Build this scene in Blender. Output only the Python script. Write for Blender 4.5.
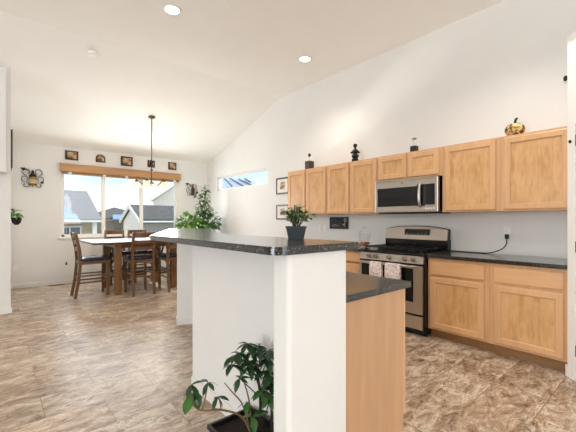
import bpy, bmesh, math, random
from mathutils import Vector, Matrix
random.seed(7)
PI = math.pi
R = math.radians
scene = bpy.context.scene
COL = scene.collection
for o in list(bpy.data.objects):
    bpy.data.objects.remove(o)

# ------------------------------------------------------------------ camera
cam_d = bpy.data.cameras.new('camera')
cam_d.sensor_width = 36.0
cam_d.lens = 36.0 * 339.0 / 576.0
cam_d.shift_y = 4.3 / 576.0
cam_d.clip_start = 0.05
cam_d.clip_end = 400
cam = bpy.data.objects.new('camera', cam_d)
COL.objects.link(cam)
cam.location = (0, 0, 1.286)
cam.rotation_euler = (PI / 2, 0, -R(40.6))
scene.camera = cam

# ------------------------------------------------------------------ exposure
vs = scene.view_settings
vs.view_transform = 'Standard'
vs.look = 'None'
vs.gamma = 1.0
vs.use_curve_mapping = False
vs.exposure = 0.84
scene.cycles.max_bounces = 10
scene.cycles.diffuse_bounces = 6
scene.cycles.glossy_bounces = 4
scene.cycles.transparent_max_bounces = 12
scene.cycles.sample_clamp_indirect = 6.0
scene.cycles.use_denoising = True

# ------------------------------------------------------------------ sky
w = bpy.data.worlds.new('sky')
scene.world = w
w.use_nodes = True
nt = w.node_tree
nt.nodes.clear()
def N(t, **kw):
    n = nt.nodes.new(t)
    for k, v in kw.items():
        n.inputs[k].default_value = v
    return n
tc = N('ShaderNodeTexCoord')
mp = N('ShaderNodeMapping')
mp.inputs['Scale'].default_value = (1.6, 1.6, 5.0)
mp.inputs['Location'].default_value = (0.3, 0.1, 0.25)
nz = N('ShaderNodeTexNoise', Scale=2.2, Detail=6.0, Roughness=0.55)
rp = N('ShaderNodeValToRGB')
rp.color_ramp.elements[0].position = 0.42
rp.color_ramp.elements[0].color = (0.56, 0.74, 0.95, 1)
rp.color_ramp.elements[1].position = 0.60
rp.color_ramp.elements[1].color = (1.0, 0.98, 0.96, 1)
bg = N('ShaderNodeBackground', Strength=0.85)
wo = N('ShaderNodeOutputWorld')
L = nt.links.new
L(tc.outputs['Generated'], mp.inputs['Vector'])
L(mp.outputs['Vector'], nz.inputs['Vector'])
L(nz.outputs['Fac'], rp.inputs['Fac'])
L(rp.outputs['Color'], bg.inputs['Color'])
L(bg.outputs['Background'], wo.inputs['Surface'])

# ------------------------------------------------------------------ sun + dining window daylight + added fill lamps out of view
sd = bpy.data.lights.new('sun', 'SUN')
sd.energy = 3.0
sd.angle = R(0.6)
sd.color = (1.0, 0.95, 0.88)
sun = bpy.data.objects.new('sun', sd)
COL.objects.link(sun)
sun.rotation_euler = Vector((-1, 0.2, -1.18)).to_track_quat('-Z', 'Y').to_euler()

def area(name, loc, direction, sx, sy, power, color):
    d = bpy.data.lights.new(name, 'AREA')
    d.shape = 'RECTANGLE'
    d.size, d.size_y = sx, sy
    d.energy = power
    d.color = color
    o = bpy.data.objects.new(name, d)
    COL.objects.link(o)
    o.location = loc
    o.rotation_euler = Vector(direction).to_track_quat('-Z', 'Z').to_euler()
    return o
area('back_fill', (0.9, -7.2, 1.7), (0.10, 1, 0.95), 5.5, 2.8, 172, (0.90, 0.95, 1.0))  # added soft fill for the whole room, unseen behind the camera
area('side_fill', (-7.1, -0.2, 1.7), (1, 0.1, 0.45), 5.0, 2.6, 245, (0.88, 0.94, 1.0))  # added side fill, lifts the base cabinets and backsplash
area('daylight_dining_window', (2.19, 8.10, 1.62), (0, -1, -0.15), 2.3, 1.2, 34, (0.90, 0.95, 1.0))

gd = bpy.data.lights.new('table_glint', 'SPOT')     # added spot standing in for sun bouncing off the table on to the wall
gd.energy = 330; gd.spot_size = R(9); gd.spot_blend = 1.0; gd.shadow_soft_size = 0.06; gd.color = (1.0, 0.95, 0.88)
go = bpy.data.objects.new('table_glint', gd); COL.objects.link(go)
go.location = (2.9, 7.2, 1.0)
go.rotation_euler = (Vector((4.216, 3.0, 2.98)) - go.location).to_track_quat('-Z', 'Y').to_euler()

for kx, ky in ((1.5, 0.9), (3.05, 1.0)):      # two added fill spots without fixtures, above the frame, brightening the kitchen
    kd = bpy.data.lights.new('kitchen_fill', 'SPOT')
    kd.energy = 46; kd.spot_size = R(125); kd.spot_blend = 0.8; kd.shadow_soft_size = 0.08; kd.color = (1.0, 0.97, 0.93)
    ko = bpy.data.objects.new('kitchen_fill', kd); COL.objects.link(ko)
    ko.location = (kx, ky, 3.64)

# ------------------------------------------------------------------ materials
def lin(c):
    return tuple(((v / 255.0) / 12.92 if v / 255.0 <= 0.04045 else (((v / 255.0) + 0.055) / 1.055) ** 2.4) for v in c)

class MatB:
    def __init__(self, name):
        self.m = bpy.data.materials.new(name)
        self.m.use_nodes = True
        self.t = self.m.node_tree
        self.t.nodes.clear()
        self.out = self.t.nodes.new('ShaderNodeOutputMaterial')
        self.b = self.t.nodes.new('ShaderNodeBsdfPrincipled')
        self.t.links.new(self.b.outputs[0], self.out.inputs[0])
    def n(self, typ, **kw):
        x = self.t.nodes.new(typ)
        for k, v in kw.items():
            x.inputs[k].default_value = v
        return x
    def l(self, a, b):
        self.t.links.new(a, b)
    def set(self, **kw):
        for k, v in kw.items():
            k = k.replace('_', ' ')
            self.b.inputs[k].default_value = v
    def coords(self, scale=(1, 1, 1), kind='Object', loc=(0, 0, 0)):
        c = self.n('ShaderNodeTexCoord')
        m = self.n('ShaderNodeMapping')
        m.inputs['Scale'].default_value = scale
        m.inputs['Location'].default_value = loc
        self.l(c.outputs[kind], m.inputs['Vector'])
        return m.outputs['Vector']
    def noise(self, vec, scale, detail=4.0, rough=0.55, dist=0.0):
        x = self.n('ShaderNodeTexNoise', Scale=scale, Detail=detail, Roughness=rough, Distortion=dist)
        self.l(vec, x.inputs['Vector'])
        return x.outputs['Fac']
    def ramp(self, fac, stops):
        r = self.n('ShaderNodeValToRGB')
        e = r.color_ramp.elements
        while len(e) < len(stops):
            e.new(0.5)
        for i, (p, c) in enumerate(stops):
            e[i].position = p
            e[i].color = tuple(c) + (1,) if len(c) == 3 else c
        self.l(fac, r.inputs['Fac'])
        return r.outputs['Color']
    def bump(self, fac, strength=0.2, dist=0.01):
        b = self.n('ShaderNodeBump', Strength=strength, Distance=dist)
        self.l(fac, b.inputs['Height'])
        self.l(b.outputs['Normal'], self.b.inputs['Normal'])

def plain(name, rgb, rough=0.5, metal=0.0, var=0.06, scale=12.0, spec=0.5, bump=0.0, bscale=60):
    B = MatB(name)
    c = lin(rgb)
    v = B.coords()
    f = B.noise(v, scale)
    col = B.ramp(f, [(0.3, tuple(x * (1 - var) for x in c)), (0.7, tuple(min(1, x * (1 + var)) for x in c))])
    B.l(col, B.b.inputs['Base Color'])
    B.set(Roughness=rough, Metallic=metal)
    B.b.inputs['Specular IOR Level'].default_value = spec
    if bump:
        B.bump(B.noise(v, bscale, 2.0), bump, 0.004)
    return B.m

def wood(name, rgb, dark=0.78, axis='z', rough=0.38, gscale=9.0, amp=1.0):
    B = MatB(name)
    c = lin(rgb)
    sc = {'z': (gscale, gscale, gscale * 0.09), 'y': (gscale, gscale * 0.09, gscale), 'x': (gscale * 0.09, gscale, gscale)}[axis]
    v = B.coords(sc)
    f = B.noise(v, 2.2, 5.0, 0.6, 0.6)
    col = B.ramp(f, [(0.28, tuple(x * dark for x in c)), (0.55, c), (0.8, tuple(min(1, x * 1.1) for x in c))])
    B.l(col, B.b.inputs['Base Color'])
    B.set(Roughness=rough)
    return B.m

M = {}
M['wall'] = plain('wall_paint', (229, 227, 223), 0.85, var=0.012, scale=3, spec=0.2, bump=0.4, bscale=90)
M['ceiling'] = plain('ceiling_paint', (247, 245, 240), 0.9, var=0.01, scale=3, spec=0.15, bump=0.12, bscale=60)
M['trim'] = plain('trim_paint', (236, 233, 226), 0.4, var=0.01)
M['maple'] = wood('maple', (214, 168, 122), 0.87, 'z', 0.36)
M['maple_h'] = wood('maple_across', (214, 168, 122), 0.87, 'y', 0.36)
M['maple_pale'] = wood('maple_panel', (198, 156, 118), 0.90, 'z', 0.40, 7.0)
B = MatB('maple_veneer')
v = B.coords((1, 1, .16))
f = B.noise(v, 26, 5, .65, 1.0); f2 = B.noise(B.coords((1, 1, .6)), 7, 3, .5, .5)
mm = B.n('ShaderNodeMath'); mm.operation = 'ADD'; B.l(f, mm.inputs[0]); B.l(f2, mm.inputs[1])
hm = B.n('ShaderNodeMath'); hm.operation = 'MULTIPLY'; hm.inputs[1].default_value = .5; B.l(mm.outputs[0], hm.inputs[0])
B.l(B.ramp(hm.outputs[0], [(.36, lin((190, 140, 88))), (.5, lin((209, 162, 110))), (.62, lin((218, 174, 124)))]), B.b.inputs['Base Color'])
B.set(Roughness=.4)
M['maple_veneer'] = B.m
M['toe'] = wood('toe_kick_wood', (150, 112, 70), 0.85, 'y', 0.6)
M['dark_wood'] = wood('chair_wood', (106, 72, 42), 0.7, 'z', 0.35, 14)
M['table_wood'] = wood('table_wood', (84, 66, 52), 0.7, 'x', 0.28, 10)
M['oak_brown'] = wood('oak_brown', (128, 88, 50), 0.7, 'z', 0.35, 12)
M['valance'] = wood('valance_wood', (186, 140, 94), 0.8, 'x', 0.45, 8)
M['steel'] = plain('stainless', (186, 177, 166), 0.30, 1.0, var=0.05, scale=4)
M['steel_dark'] = plain('stainless_edge', (150, 140, 128), 0.3, 1.0)
M['black'] = plain('black_enamel', (14, 14, 15), 0.18, spec=0.5)
M['black_matte'] = plain('black_matte', (18, 18, 18), 0.55)
M['black_glass'] = plain('black_glass', (8, 9, 10), 0.06, spec=0.4)
M['iron'] = plain('wrought_iron', (30, 24, 20), 0.5, 0.3)
M['bronze'] = plain('oiled_bronze', (84, 68, 52), 0.4, 0.6)
M['cushion'] = plain('blue_black_vinyl', (20, 32, 54), 0.2, var=0.1)
M['frosted'] = None
M['white_plastic'] = plain('white_plastic', (238, 236, 230), 0.35)
M['soil'] = plain('soil', (40, 30, 24), 0.95, var=0.4, scale=60)
M['pot_black'] = plain('black_pot', (20, 21, 24), 0.35)
M['pot_gray'] = plain('slate_pot', (52, 56, 58), 0.5, var=0.12)
M['leaf'] = plain('leaf_green', (60, 104, 46), 0.35, var=0.35, scale=9)
M['leaf_dark'] = plain('leaf_dark_green', (38, 72, 40), 0.32, var=0.35, scale=7)
M['leaf_light'] = plain('leaf_bright_green', (104, 146, 62), 0.4, var=0.35, scale=8)
M['leaf_mid'] = plain('leaf_mid_green', (92, 122, 66), 0.4, var=0.35, scale=14)
M['stem'] = plain('stem_brown', (112, 92, 60), 0.7, var=0.2)
M['stem_dark'] = plain('stem_dark', (52, 42, 30), 0.7, var=0.2)
M['mat_board'] = plain('mat_board', (232, 228, 220), 0.8)
M['frame_black'] = plain('frame_black', (22, 20, 20), 0.35)
M['plaque_frame'] = plain('plaque_frame', (58, 42, 32), 0.6, var=0.2)
M['amber'] = plain('amber_glass', (150, 112, 50), 0.15, var=0.3, scale=25)
M['wine_glass_bottle'] = plain('wine_bottle', (74, 34, 36), 0.2, var=0.2)
M['label_cream'] = plain('cream_label', (196, 176, 130), 0.6, var=0.2)
M['brown_box'] = wood('brown_box', (74, 52, 34), 0.6, 'z', 0.5, 20)
M['cookie'] = plain('baked_brown', (150, 92, 44), 0.8, var=0.3, scale=30)
M['roof_gray'] = plain('shingles_gray', (124, 125, 128), 0.9, var=0.12, scale=6)
M['roof_dark'] = plain('shingles_dark', (74, 76, 78), 0.9, var=0.15, scale=6)
M['roof_blue'] = plain('roof_blue_gray', (110, 138, 176), 0.6, var=0.05)
M['siding_tan'] = plain('siding_tan', (196, 180, 158), 0.9)
M['siding_white'] = plain('siding_white', (248, 243, 236), 0.9)
M['roof_pale'] = plain('roof_pale_blue', (214, 222, 234), 0.8)
M['rib_blue'] = plain('roof_rib_blue', (96, 108, 132), 0.8)
M['siding_gray'] = plain('siding_gray', (150, 146, 140), 0.9)
M['fascia'] = plain('fascia_white', (240, 240, 240), 0.7)
M['soffit'] = plain('soffit_gray', (190, 186, 180), 0.8)
M['outside_glass'] = plain('outside_window', (96, 108, 122), 0.1)
M['grass'] = plain('grass', (128, 132, 92), 0.95, var=0.2, scale=3)

def emit(name, rgb, strength):
    B = MatB(name)
    B.set(Roughness=0.5)
    B.b.inputs['Base Color'].default_value = lin(rgb) + (1,)
    B.b.inputs['Emission Color'].default_value = lin(rgb) + (1,)
    B.b.inputs['Emission Strength'].default_value = strength
    return B.m
M['lamp'] = emit('downlight_lens', (255, 246, 230), 6.0)
M['frosted'] = emit('frosted_shade', (255, 232, 190), 0.45)
M['frosted'].node_tree.nodes['Principled BSDF'].inputs['Base Color'].default_value = (.4, .36, .28, 1)

def glass(name, tint=(1, 1, 1), gl=0.06, rough=0.02):
    B = MatB(name)
    B.t.nodes.remove(B.b)
    tr = B.n('ShaderNodeBsdfTransparent')
    tr.inputs[0].default_value = tint + (1,)
    g = B.n('ShaderNodeBsdfGlossy')
    g.inputs['Roughness'].default_value = rough
    lw = B.n('ShaderNodeLayerWeight', Blend=0.5)
    pw = B.n('ShaderNodeMath'); pw.operation = 'POWER'; pw.inputs[1].default_value = 5.0
    B.l(lw.outputs['Facing'], pw.inputs[0])
    fr = B.n('ShaderNodeMath'); fr.operation = 'MULTIPLY_ADD'; fr.inputs[1].default_value = 0.5; fr.inputs[2].default_value = 0.03
    B.l(pw.outputs[0], fr.inputs[0])
    mx = B.n('ShaderNodeMixShader')
    B.l(fr.outputs[0], mx.inputs[0])
    B.l(tr.outputs[0], mx.inputs[1])
    B.l(g.outputs[0], mx.inputs[2])
    B.l(mx.outputs[0], B.out.inputs[0])
    return B.m
M['glass'] = glass('window_glass', (0.97, 0.985, 0.99))
M['jar_glass'] = glass('jar_glass', (0.95, 0.955, 0.955))

# dark speckled laminate
B = MatB('counter_laminate')
v = B.coords()
vo = B.n('ShaderNodeTexVoronoi', Scale=190.0)
B.l(v, vo.inputs['Vector'])
f2 = B.noise(v, 130, 3, 0.7)
mixn = B.n('ShaderNodeMath'); mixn.operation = 'MULTIPLY'
sep = B.n('ShaderNodeSeparateColor')
B.l(vo.outputs['Color'], sep.inputs[0])
B.l(sep.outputs[0], mixn.inputs[0]); B.l(f2, mixn.inputs[1])
col = B.ramp(mixn.outputs[0], [(0.20, lin((14, 14, 15))), (0.42, lin((34, 35, 35))), (0.58, lin((128, 128, 120)))])
B.l(col, B.b.inputs['Base Color'])
B.set(Roughness=0.17)
B.b.inputs['Coat Weight'].default_value = 0.45
B.b.inputs['Coat Roughness'].default_value = 0.2
B.b.inputs['Specular IOR Level'].default_value = 0.55
M['counter'] = B.m

# stone-look vinyl tile floor
B = MatB('floor_tile')
geo = B.n('ShaderNodeNewGeometry')
mpn = B.n('ShaderNodeMapping')
mpn.inputs['Location'].default_value = (-0.236, -0.285, 0)
B.l(geo.outputs['Position'], mpn.inputs['Vector'])
br = B.n('ShaderNodeTexBrick')
br.offset = 0.5
br.inputs['Scale'].default_value = 1.0
br.inputs['Brick Width'].default_value = 0.69
br.inputs['Row Height'].default_value = 0.345
br.inputs['Mortar Size'].default_value = 0.0022
br.inputs['Mortar Smooth'].default_value = 0.3
br.inputs['Color1'].default_value = (0, 0, 0, 1)
br.inputs['Color2'].default_value = (1, 1, 1, 1)
br.inputs['Mortar'].default_value = (0.5, 0.5, 0.5, 1)
B.l(mpn.outputs[0], br.inputs['Vector'])
# shift the veining from tile to tile
sc = B.n('ShaderNodeVectorMath'); sc.operation = 'SCALE'; sc.inputs['Scale'].default_value = 5.0
B.l(br.outputs['Color'], sc.inputs[0])
ad = B.n('ShaderNodeVectorMath'); ad.operation = 'ADD'
B.l(geo.outputs['Position'], ad.inputs[0]); B.l(sc.outputs[0], ad.inputs[1])
st = B.n('ShaderNodeMapping'); st.inputs['Scale'].default_value = (1.0, 2.3, 1)
st.inputs['Rotation'].default_value = (0, 0, R(-8))
B.l(ad.outputs[0], st.inputs['Vector'])
n1 = B.noise(st.outputs[0], 4.6, 12.0, 0.82, 0.7)
col1 = B.ramp(n1, [(0.37, lin((84, 62, 44))), (0.45, lin((150, 124, 100))), (0.53, lin((184, 161, 138))), (0.63, lin((226, 212, 194)))])
n2 = B.noise(st.outputs[0], 6.0, 10.0, 0.78, 1.0)
sb = B.n('ShaderNodeMath'); sb.operation = 'SUBTRACT'; sb.inputs[1].default_value = 0.52
B.l(n2, sb.inputs[0])
ab = B.n('ShaderNodeMath'); ab.operation = 'ABSOLUTE'; B.l(sb.outputs[0], ab.inputs[0])
vein0 = B.ramp(ab.outputs[0], [(0.0, (1, 1, 1)), (0.02, (.7, .7, .7)), (0.05, (0, 0, 0))])
n3 = B.noise(ad.outputs[0], 2.6, 4.0, 0.6, 0.5)
mask = B.ramp(n3, [(0.46, (0, 0, 0)), (0.60, (1, 1, 1))])
vmx = B.n('ShaderNodeMixRGB'); vmx.blend_type = 'MULTIPLY'; vmx.inputs[0].default_value = 1.0
B.l(vein0, vmx.inputs[1]); B.l(mask, vmx.inputs[2])
veins = vmx.outputs[0]
mx = B.n('ShaderNodeMixRGB'); mx.blend_type = 'MIX'
vm = B.n('ShaderNodeMath'); vm.operation = 'MULTIPLY'; vm.inputs[1].default_value = 0.8
sepv = B.n('ShaderNodeSeparateColor'); B.l(veins, sepv.inputs[0]); B.l(sepv.outputs[0], vm.inputs[0])
B.l(vm.outputs[0], mx.inputs[0]); B.l(col1, mx.inputs[1]); mx.inputs[2].default_value = lin((236, 222, 202)) + (1,)
# tone per tile
hs = B.n('ShaderNodeMixRGB'); hs.blend_type = 'MULTIPLY'; hs.inputs[0].default_value = 1.0
tone = B.ramp(br.outputs['Color'], [(0.0, (0.84, 0.83, 0.82)), (1.0, (1.05, 1.03, 1.0))])
B.l(mx.outputs[0], hs.inputs[1]); B.l(tone, hs.inputs[2])
gm = B.n('ShaderNodeMixRGB')
gf = B.n('ShaderNodeMath'); gf.operation = 'MULTIPLY'; gf.inputs[1].default_value = 0.8
B.l(br.outputs['Fac'], gf.inputs[0]); B.l(gf.outputs[0], gm.inputs[0])
B.l(hs.outputs[0], gm.inputs[1]); gm.inputs[2].default_value = lin((96, 74, 58)) + (1,)
B.l(gm.outputs[0], B.b.inputs['Base Color'])
B.set(Roughness=0.36)
B.b.inputs['Specular IOR Level'].default_value = 0.5
B.bump(n2, 0.10, 0.003)
M['floor'] = B.m

# patterned towel
B = MatB('printed_towel')
v = B.coords((1, 1, 1))
f = B.noise(v, 24, 2, 0.5, 1.5)
col = B.ramp(f, [(0.47, lin((236, 226, 220))), (0.52, lin((150, 104, 108))), (0.58, lin((236, 226, 220)))])
B.l(col, B.b.inputs['Base Color']); B.set(Roughness=0.95)
M['towel'] = B.m
# generic picture art
def art(name, c1, c2, c3, scale):
    B = MatB(name)
    f = B.noise(B.coords(), scale, 3, 0.5, 0.8)
    B.l(B.ramp(f, [(0.38, lin(c1)), (0.5, lin(c2)), (0.62, lin(c3))]), B.b.inputs['Base Color'])
    B.set(Roughness=0.7)
    return B.m
M['cloth_gray'] = plain('cloth_gray', (176, 182, 190), 0.9)
M['art_brown'] = art('art_brown', (70, 44, 34), (150, 96, 70), (208, 186, 150), 14)
M['art_sepia'] = art('art_sepia', (60, 54, 46), (170, 140, 100), (222, 206, 180), 18)
M['chalk'] = art('chalk_board', (14, 18, 22), (22, 28, 32), (52, 60, 64), 22)
M['pumpkin'] = art('pumpkin_gilt', (58, 40, 20), (176, 132, 70), (232, 210, 150), 26)

# ------------------------------------------------------------------ mesh helpers
class MB:
    def __init__(self):
        self.bm = bmesh.new()
    def face(self, pts):
        try:
            return self.bm.faces.new([self.bm.verts.new(p) for p in pts])
        except ValueError:
            return None
    def box(self, x0, x1, y0, y1, z0, z1, bev=0.0, rot=None, piv=None):
        t = bmesh.new()
        bmesh.ops.create_cube(t, size=1.0)
        for vv in t.verts:
            vv.co = Vector(((x0 + x1) / 2 + vv.co.x * abs(x1 - x0), (y0 + y1) / 2 + vv.co.y * abs(y1 - y0), (z0 + z1) / 2 + vv.co.z * abs(z1 - z0)))
        if bev > 0:
            bmesh.ops.bevel(t, geom=list(t.edges), offset=bev, segments=2, affect='EDGES', profile=0.6)
        if rot is not None:
            p = Vector(piv) if piv else Vector(((x0 + x1) / 2, (y0 + y1) / 2, (z0 + z1) / 2))
            for vv in t.verts:
                vv.co = rot @ (vv.co - p) + p
        self.merge(t)
        return self
    def merge(self, t):
        mp = {}
        for vv in t.verts:
            mp[vv.index] = self.bm.verts.new(vv.co)
        t.verts.index_update()
        vl = list(t.verts)
        new = [mp[vv.index] for vv in vl] if len(mp) == len(vl) else None
        if new is None:
            mp = {vv: self.bm.verts.new(vv.co) for vv in vl}
            for f in t.faces:
                self.bm.faces.new([mp[x] for x in f.verts])
        else:
            for f in t.faces:
                self.bm.faces.new([mp[x.index] for x in f.verts])
        t.free()
    def tube(self, pts, r, seg=8, caps=True, r_end=None):
        pts = [Vector(p) for p in pts]
        n = len(pts)
        rings = []
        up = None
        for i, p in enumerate(pts):
            d = (pts[min(i + 1, n - 1)] - pts[max(i - 1, 0)]).normalized()
            if up is None:
                up = Vector((0, 0, 1)) if abs(d.z) < 0.9 else Vector((1, 0, 0))
            a = d.cross(up)
            if a.length < 1e-5:
                a = d.orthogonal()
            a.normalize()
            b = a.cross(d).normalized()
            up = b
            rr = r if r_end is None else r + (r_end - r) * i / max(1, n - 1)
            rings.append([self.bm.verts.new(p + (a * math.cos(2 * PI * k / seg) + b * math.sin(2 * PI * k / seg)) * rr) for k in range(seg)])
        for i in range(n - 1):
            for k in range(seg):
                self.bm.faces.new([rings[i][k], rings[i][(k + 1) % seg], rings[i + 1][(k + 1) % seg], rings[i + 1][k]])
        if caps:
            self.bm.faces.new(rings[0][::-1])
            self.bm.faces.new(rings[-1])
        return self
    def lathe(self, prof, c, seg=24, axis='z', squash=1.0):
        c = Vector(c)
        rings = []
        for (r, h) in prof:
            ring = []
            for k in range(seg):
                a = 2 * PI * k / seg
                u, v_ = r * math.cos(a), r * math.sin(a) * squash
                p = {'z': (u, v_, h), 'x': (h, u, v_), 'y': (u, h, v_)}[axis]
                ring.append(self.bm.verts.new(c + Vector(p)))
            rings.append(ring)
        for i in range(len(rings) - 1):
            for k in range(seg):
                self.bm.faces.new([rings[i][k], rings[i][(k + 1) % seg], rings[i + 1][(k + 1) % seg], rings[i + 1][k]])
        self.bm.faces.new(rings[0][::-1])
        self.bm.faces.new(rings[-1])
        return self
    def prism(self, poly, z0, z1, bev=0.0):
        t = bmesh.new()
        a = [t.verts.new((x, y, z0)) for x, y in poly]
        b = [t.verts.new((x, y, z1)) for x, y in poly]
        n = len(poly)
        t.faces.new(a[::-1]); t.faces.new(b)
        for i in range(n):
            t.faces.new([a[i], a[(i + 1) % n], b[(i + 1) % n], b[i]])
        bmesh.ops.recalc_face_normals(t, faces=t.faces)
        if bev:
            ed = [e for e in t.edges if abs(e.verts[0].co.z - e.verts[1].co.z) < 1e-6]
            bmesh.ops.bevel(t, geom=ed, offset=bev, segments=2, affect='EDGES')
        self.merge(t)
        return self
    def slab(self, pts, off):
        """a plate: polygon pts thickened by the vector off"""
        off = Vector(off)
        a = [self.bm.verts.new(Vector(p)) for p in pts]
        b = [self.bm.verts.new(Vector(p) + off) for p in pts]
        n = len(pts)
        self.bm.faces.new(a); self.bm.faces.new(b[::-1])
        for i in range(n):
            self.bm.faces.new([a[i], b[i], b[(i + 1) % n], a[(i + 1) % n]])
        return self
    def leaf(self, base, d, ln, wd, nrm=None, fold=0.25, droop=0.25):
        base = Vector(base); d = Vector(d).normalized()
        nrm = Vector(nrm) if nrm is not None else Vector((0, 0, 1))
        s = d.cross(nrm)
        if s.length < 1e-4:
            s = d.orthogonal()
        s.normalize(); n = s.cross(d).normalized()
        rows = []
        for t, k in ((0, 0.08), (0.25, 0.75), (0.5, 1.0), (0.78, 0.66), (1.0, 0.04)):
            c = base + d * ln * t - n * ln * droop * t * t
            hw = wd * 0.5 * k
            rows.append((self.bm.verts.new(c + s * hw + n * fold * hw), self.bm.verts.new(c), self.bm.verts.new(c - s * hw + n * fold * hw)))
        for i in range(4):
            for j in range(2):
                self.bm.faces.new([rows[i][j], rows[i][j + 1], rows[i + 1][j + 1], rows[i + 1][j]])
        return self
    def build(self, name, mat, parent=None, smooth=False, kind=None):
        off = Vector((0, 0, 0))
        p = parent
        while p is not None:
            off += p.location
            p = p.parent
        bmesh.ops.recalc_face_normals(self.bm, faces=self.bm.faces)
        for vv in self.bm.verts:
            vv.co -= off
        me = bpy.data.meshes.new(name)
        self.bm.to_mesh(me)
        self.bm.free()
        if smooth:
            for p in me.polygons:
                p.use_smooth = True
            try:
                me.set_sharp_from_angle(angle=R(40))
            except Exception:
                pass
        me.materials.append(mat)
        o = bpy.data.objects.new(name, me)
        COL.objects.link(o)
        if parent is not None:
            o.parent = parent
        if kind:
            o['kind'] = kind
        return o

def tag(o, label, cat, group=None, kind=None):
    o['label'] = label
    o['category'] = cat
    if group: o['group'] = group
    if kind: o['kind'] = kind
    return o
def thing(name, label, cat, loc=(0, 0, 0), group=None):
    o = bpy.data.objects.new(name, None)
    o.empty_display_size = 0.1
    COL.objects.link(o)
    o.location = loc
    return tag(o, label, cat, group)
def setting(name, loc=(0, 0, 0)):
    o = bpy.data.objects.new(name, None)
    COL.objects.link(o)
    o.location = loc
    o['kind'] = 'structure'
    return o
def struct(name, mb, mat, parent=None, smooth=False):
    o = mb.build(name, mat, parent, smooth)
    if parent is None:
        o['kind'] = 'structure'
    return o
def dup(root, loc, rz, label):
    r = root.copy(); COL.objects.link(r); r.location = loc; r.rotation_euler = (0, 0, rz); r['label'] = label
    for ch in list(root.children):
        c = ch.copy(); COL.objects.link(c); c.parent = r
        for g in list(ch.children):
            d = g.copy(); COL.objects.link(d); d.parent = c
    return r

W, D = 4.216, 8.19
ZC, YC = 3.69, 5.1
SL = (ZC - 2.775) / (D - YC)
def zceil(y):
    return ZC if y < YC else ZC - (y - YC) * SL

# ------------------------------------------------------------------ room shell
struct('floor', MB().box(-7.6, W + 0.15, -7.6, D + 0.15, -0.12, 0.0), M['floor'])
T = 0.15
mb = MB()
mb.slab([(-7.6, -7.6, ZC), (W + T, -7.6, ZC), (W + T, YC, ZC), (-7.6, YC, ZC)], (0, 0, T))
mb.slab([(-7.6, YC, ZC), (W + T, YC, ZC), (W + T, D + T, zceil(D + T)), (-7.6, D + T, zceil(D + T))], (0, 0, T))
struct('ceiling', mb, M['ceiling'])
# far wall with the dining window opening
WX0, WX1, WZ0, WZ1 = 0.985, 3.395, 0.945, 2.30
mb = MB()
mb.box(-7.6, WX0, D, D + T, 0, 2.78); mb.box(WX1, W, D, D + T, 0, 2.78)
mb.box(WX0, WX1, D, D + T, 0, WZ0); mb.box(WX0, WX1, D, D + T, WZ1, 2.78)
struct('wall_far', mb, M['wall'])
# kitchen wall with the clerestory opening, gabled under the slope
CY0, CY1, CZ0, CZ1 = 5.56, 7.68, 2.03, 2.37
mb = MB()
mb.box(W, W + T, -7.6, CY0, 0, CZ0); mb.box(W, W + T, CY1, D + T, 0, CZ0); mb.box(W, W + T, CY0, CY1, 0, CZ0)
mb.box(W, W + T, -7.6, CY0, CZ0, CZ1); mb.box(W, W + T, CY1, D + T, CZ0, CZ1)
mb.slab([(W, -7.6, CZ1), (W, D + T, CZ1), (W, D + T, zceil(D + T) + .02), (W, YC, ZC + .02), (W, -7.6, ZC + .02)], (T, 0, 0))
struct('wall_kitchen', mb, M['wall'])
# left wall end beside the dining room, with the projecting upper block
LX, LY = 0.14, 6.07
mb = MB()
mb.slab([(LX, LY, 0), (LX, D, 0), (LX, D, zceil(D) + .02), (LX, LY, zceil(LY) + .02)], (-7.6, 0, 0))
struct('wall_left', mb, M['wall'])
struct('wall_left_upper', MB().box(-3.0, 0.088, 5.78, LY, 1.92, 3.28, 0.006), M['wall'])
# unseen living room walls, set back and opened for the added fill lamps
mb = MB()
mb.box(-7.6, -2.2, -7.6, -7.45, 0, ZC); mb.box(3.4, W, -7.6, -7.45, 0, ZC); mb.box(-2.2, 3.4, -7.6, -7.45, 3.15, ZC); mb.box(-2.2, 3.4, -7.6, -7.45, 0, .25)
struct('wall_back', mb, M['wall'])
mb = MB()
mb.box(-7.6, -7.45, -7.45, -2.8, 0, ZC); mb.box(-7.6, -7.45, 2.4, LY, 0, ZC); mb.box(-7.6, -7.45, -2.8, 2.4, 3.05, ZC); mb.box(-7.6, -7.45, -2.8, 2.4, 0, .35)
struct('wall_living', mb, M['wall'])
# corner pantry: return wall and 45 degree wall with its casing and door
PX, PY = 3.58, 0.625
q = math.sqrt(0.5)
def pt(t, n):       # t along the 45 degree wall, n out of its face
    return (PX - q * t - q * n, PY - q * t + q * n)
mb = MB()
mb.prism([(PX, PY), (W, PY), (W, PY - .10), (PX + 0.0, PY - .10)], 0, 2.8)
mb.prism([pt(0, 0), pt(0.10, 0), pt(0.10, -.10), pt(0.04, -.10)], 0, 2.8)
mb.prism([pt(0.10, 0), pt(0.95, 0), pt(0.95, -.10), pt(0.10, -.10)], 2.05, 2.8)
mb.prism([pt(0.95, 0), pt(1.15, 0), pt(1.15, -.10), pt(0.95, -.10)], 0, 2.8)
mb.prism([pt(0, 0), pt(1.15, 0), (PX - q * 1.15, -1.5), (W, -1.5), (W, PY)], 2.74, 2.8)
struct('wall_pantry', mb, M['trim'])
dr = setting('door_1', (PX, PY, 0))
mb = MB()
mb.prism([pt(0.045, .018), pt(0.105, .018), pt(0.105, 0), pt(0.045, 0)], 0, 2.12, 0.004)
mb.prism([pt(0.945, .018), pt(1.005, .018), pt(1.005, 0), pt(0.945, 0)], 0, 2.12, 0.004)
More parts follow.
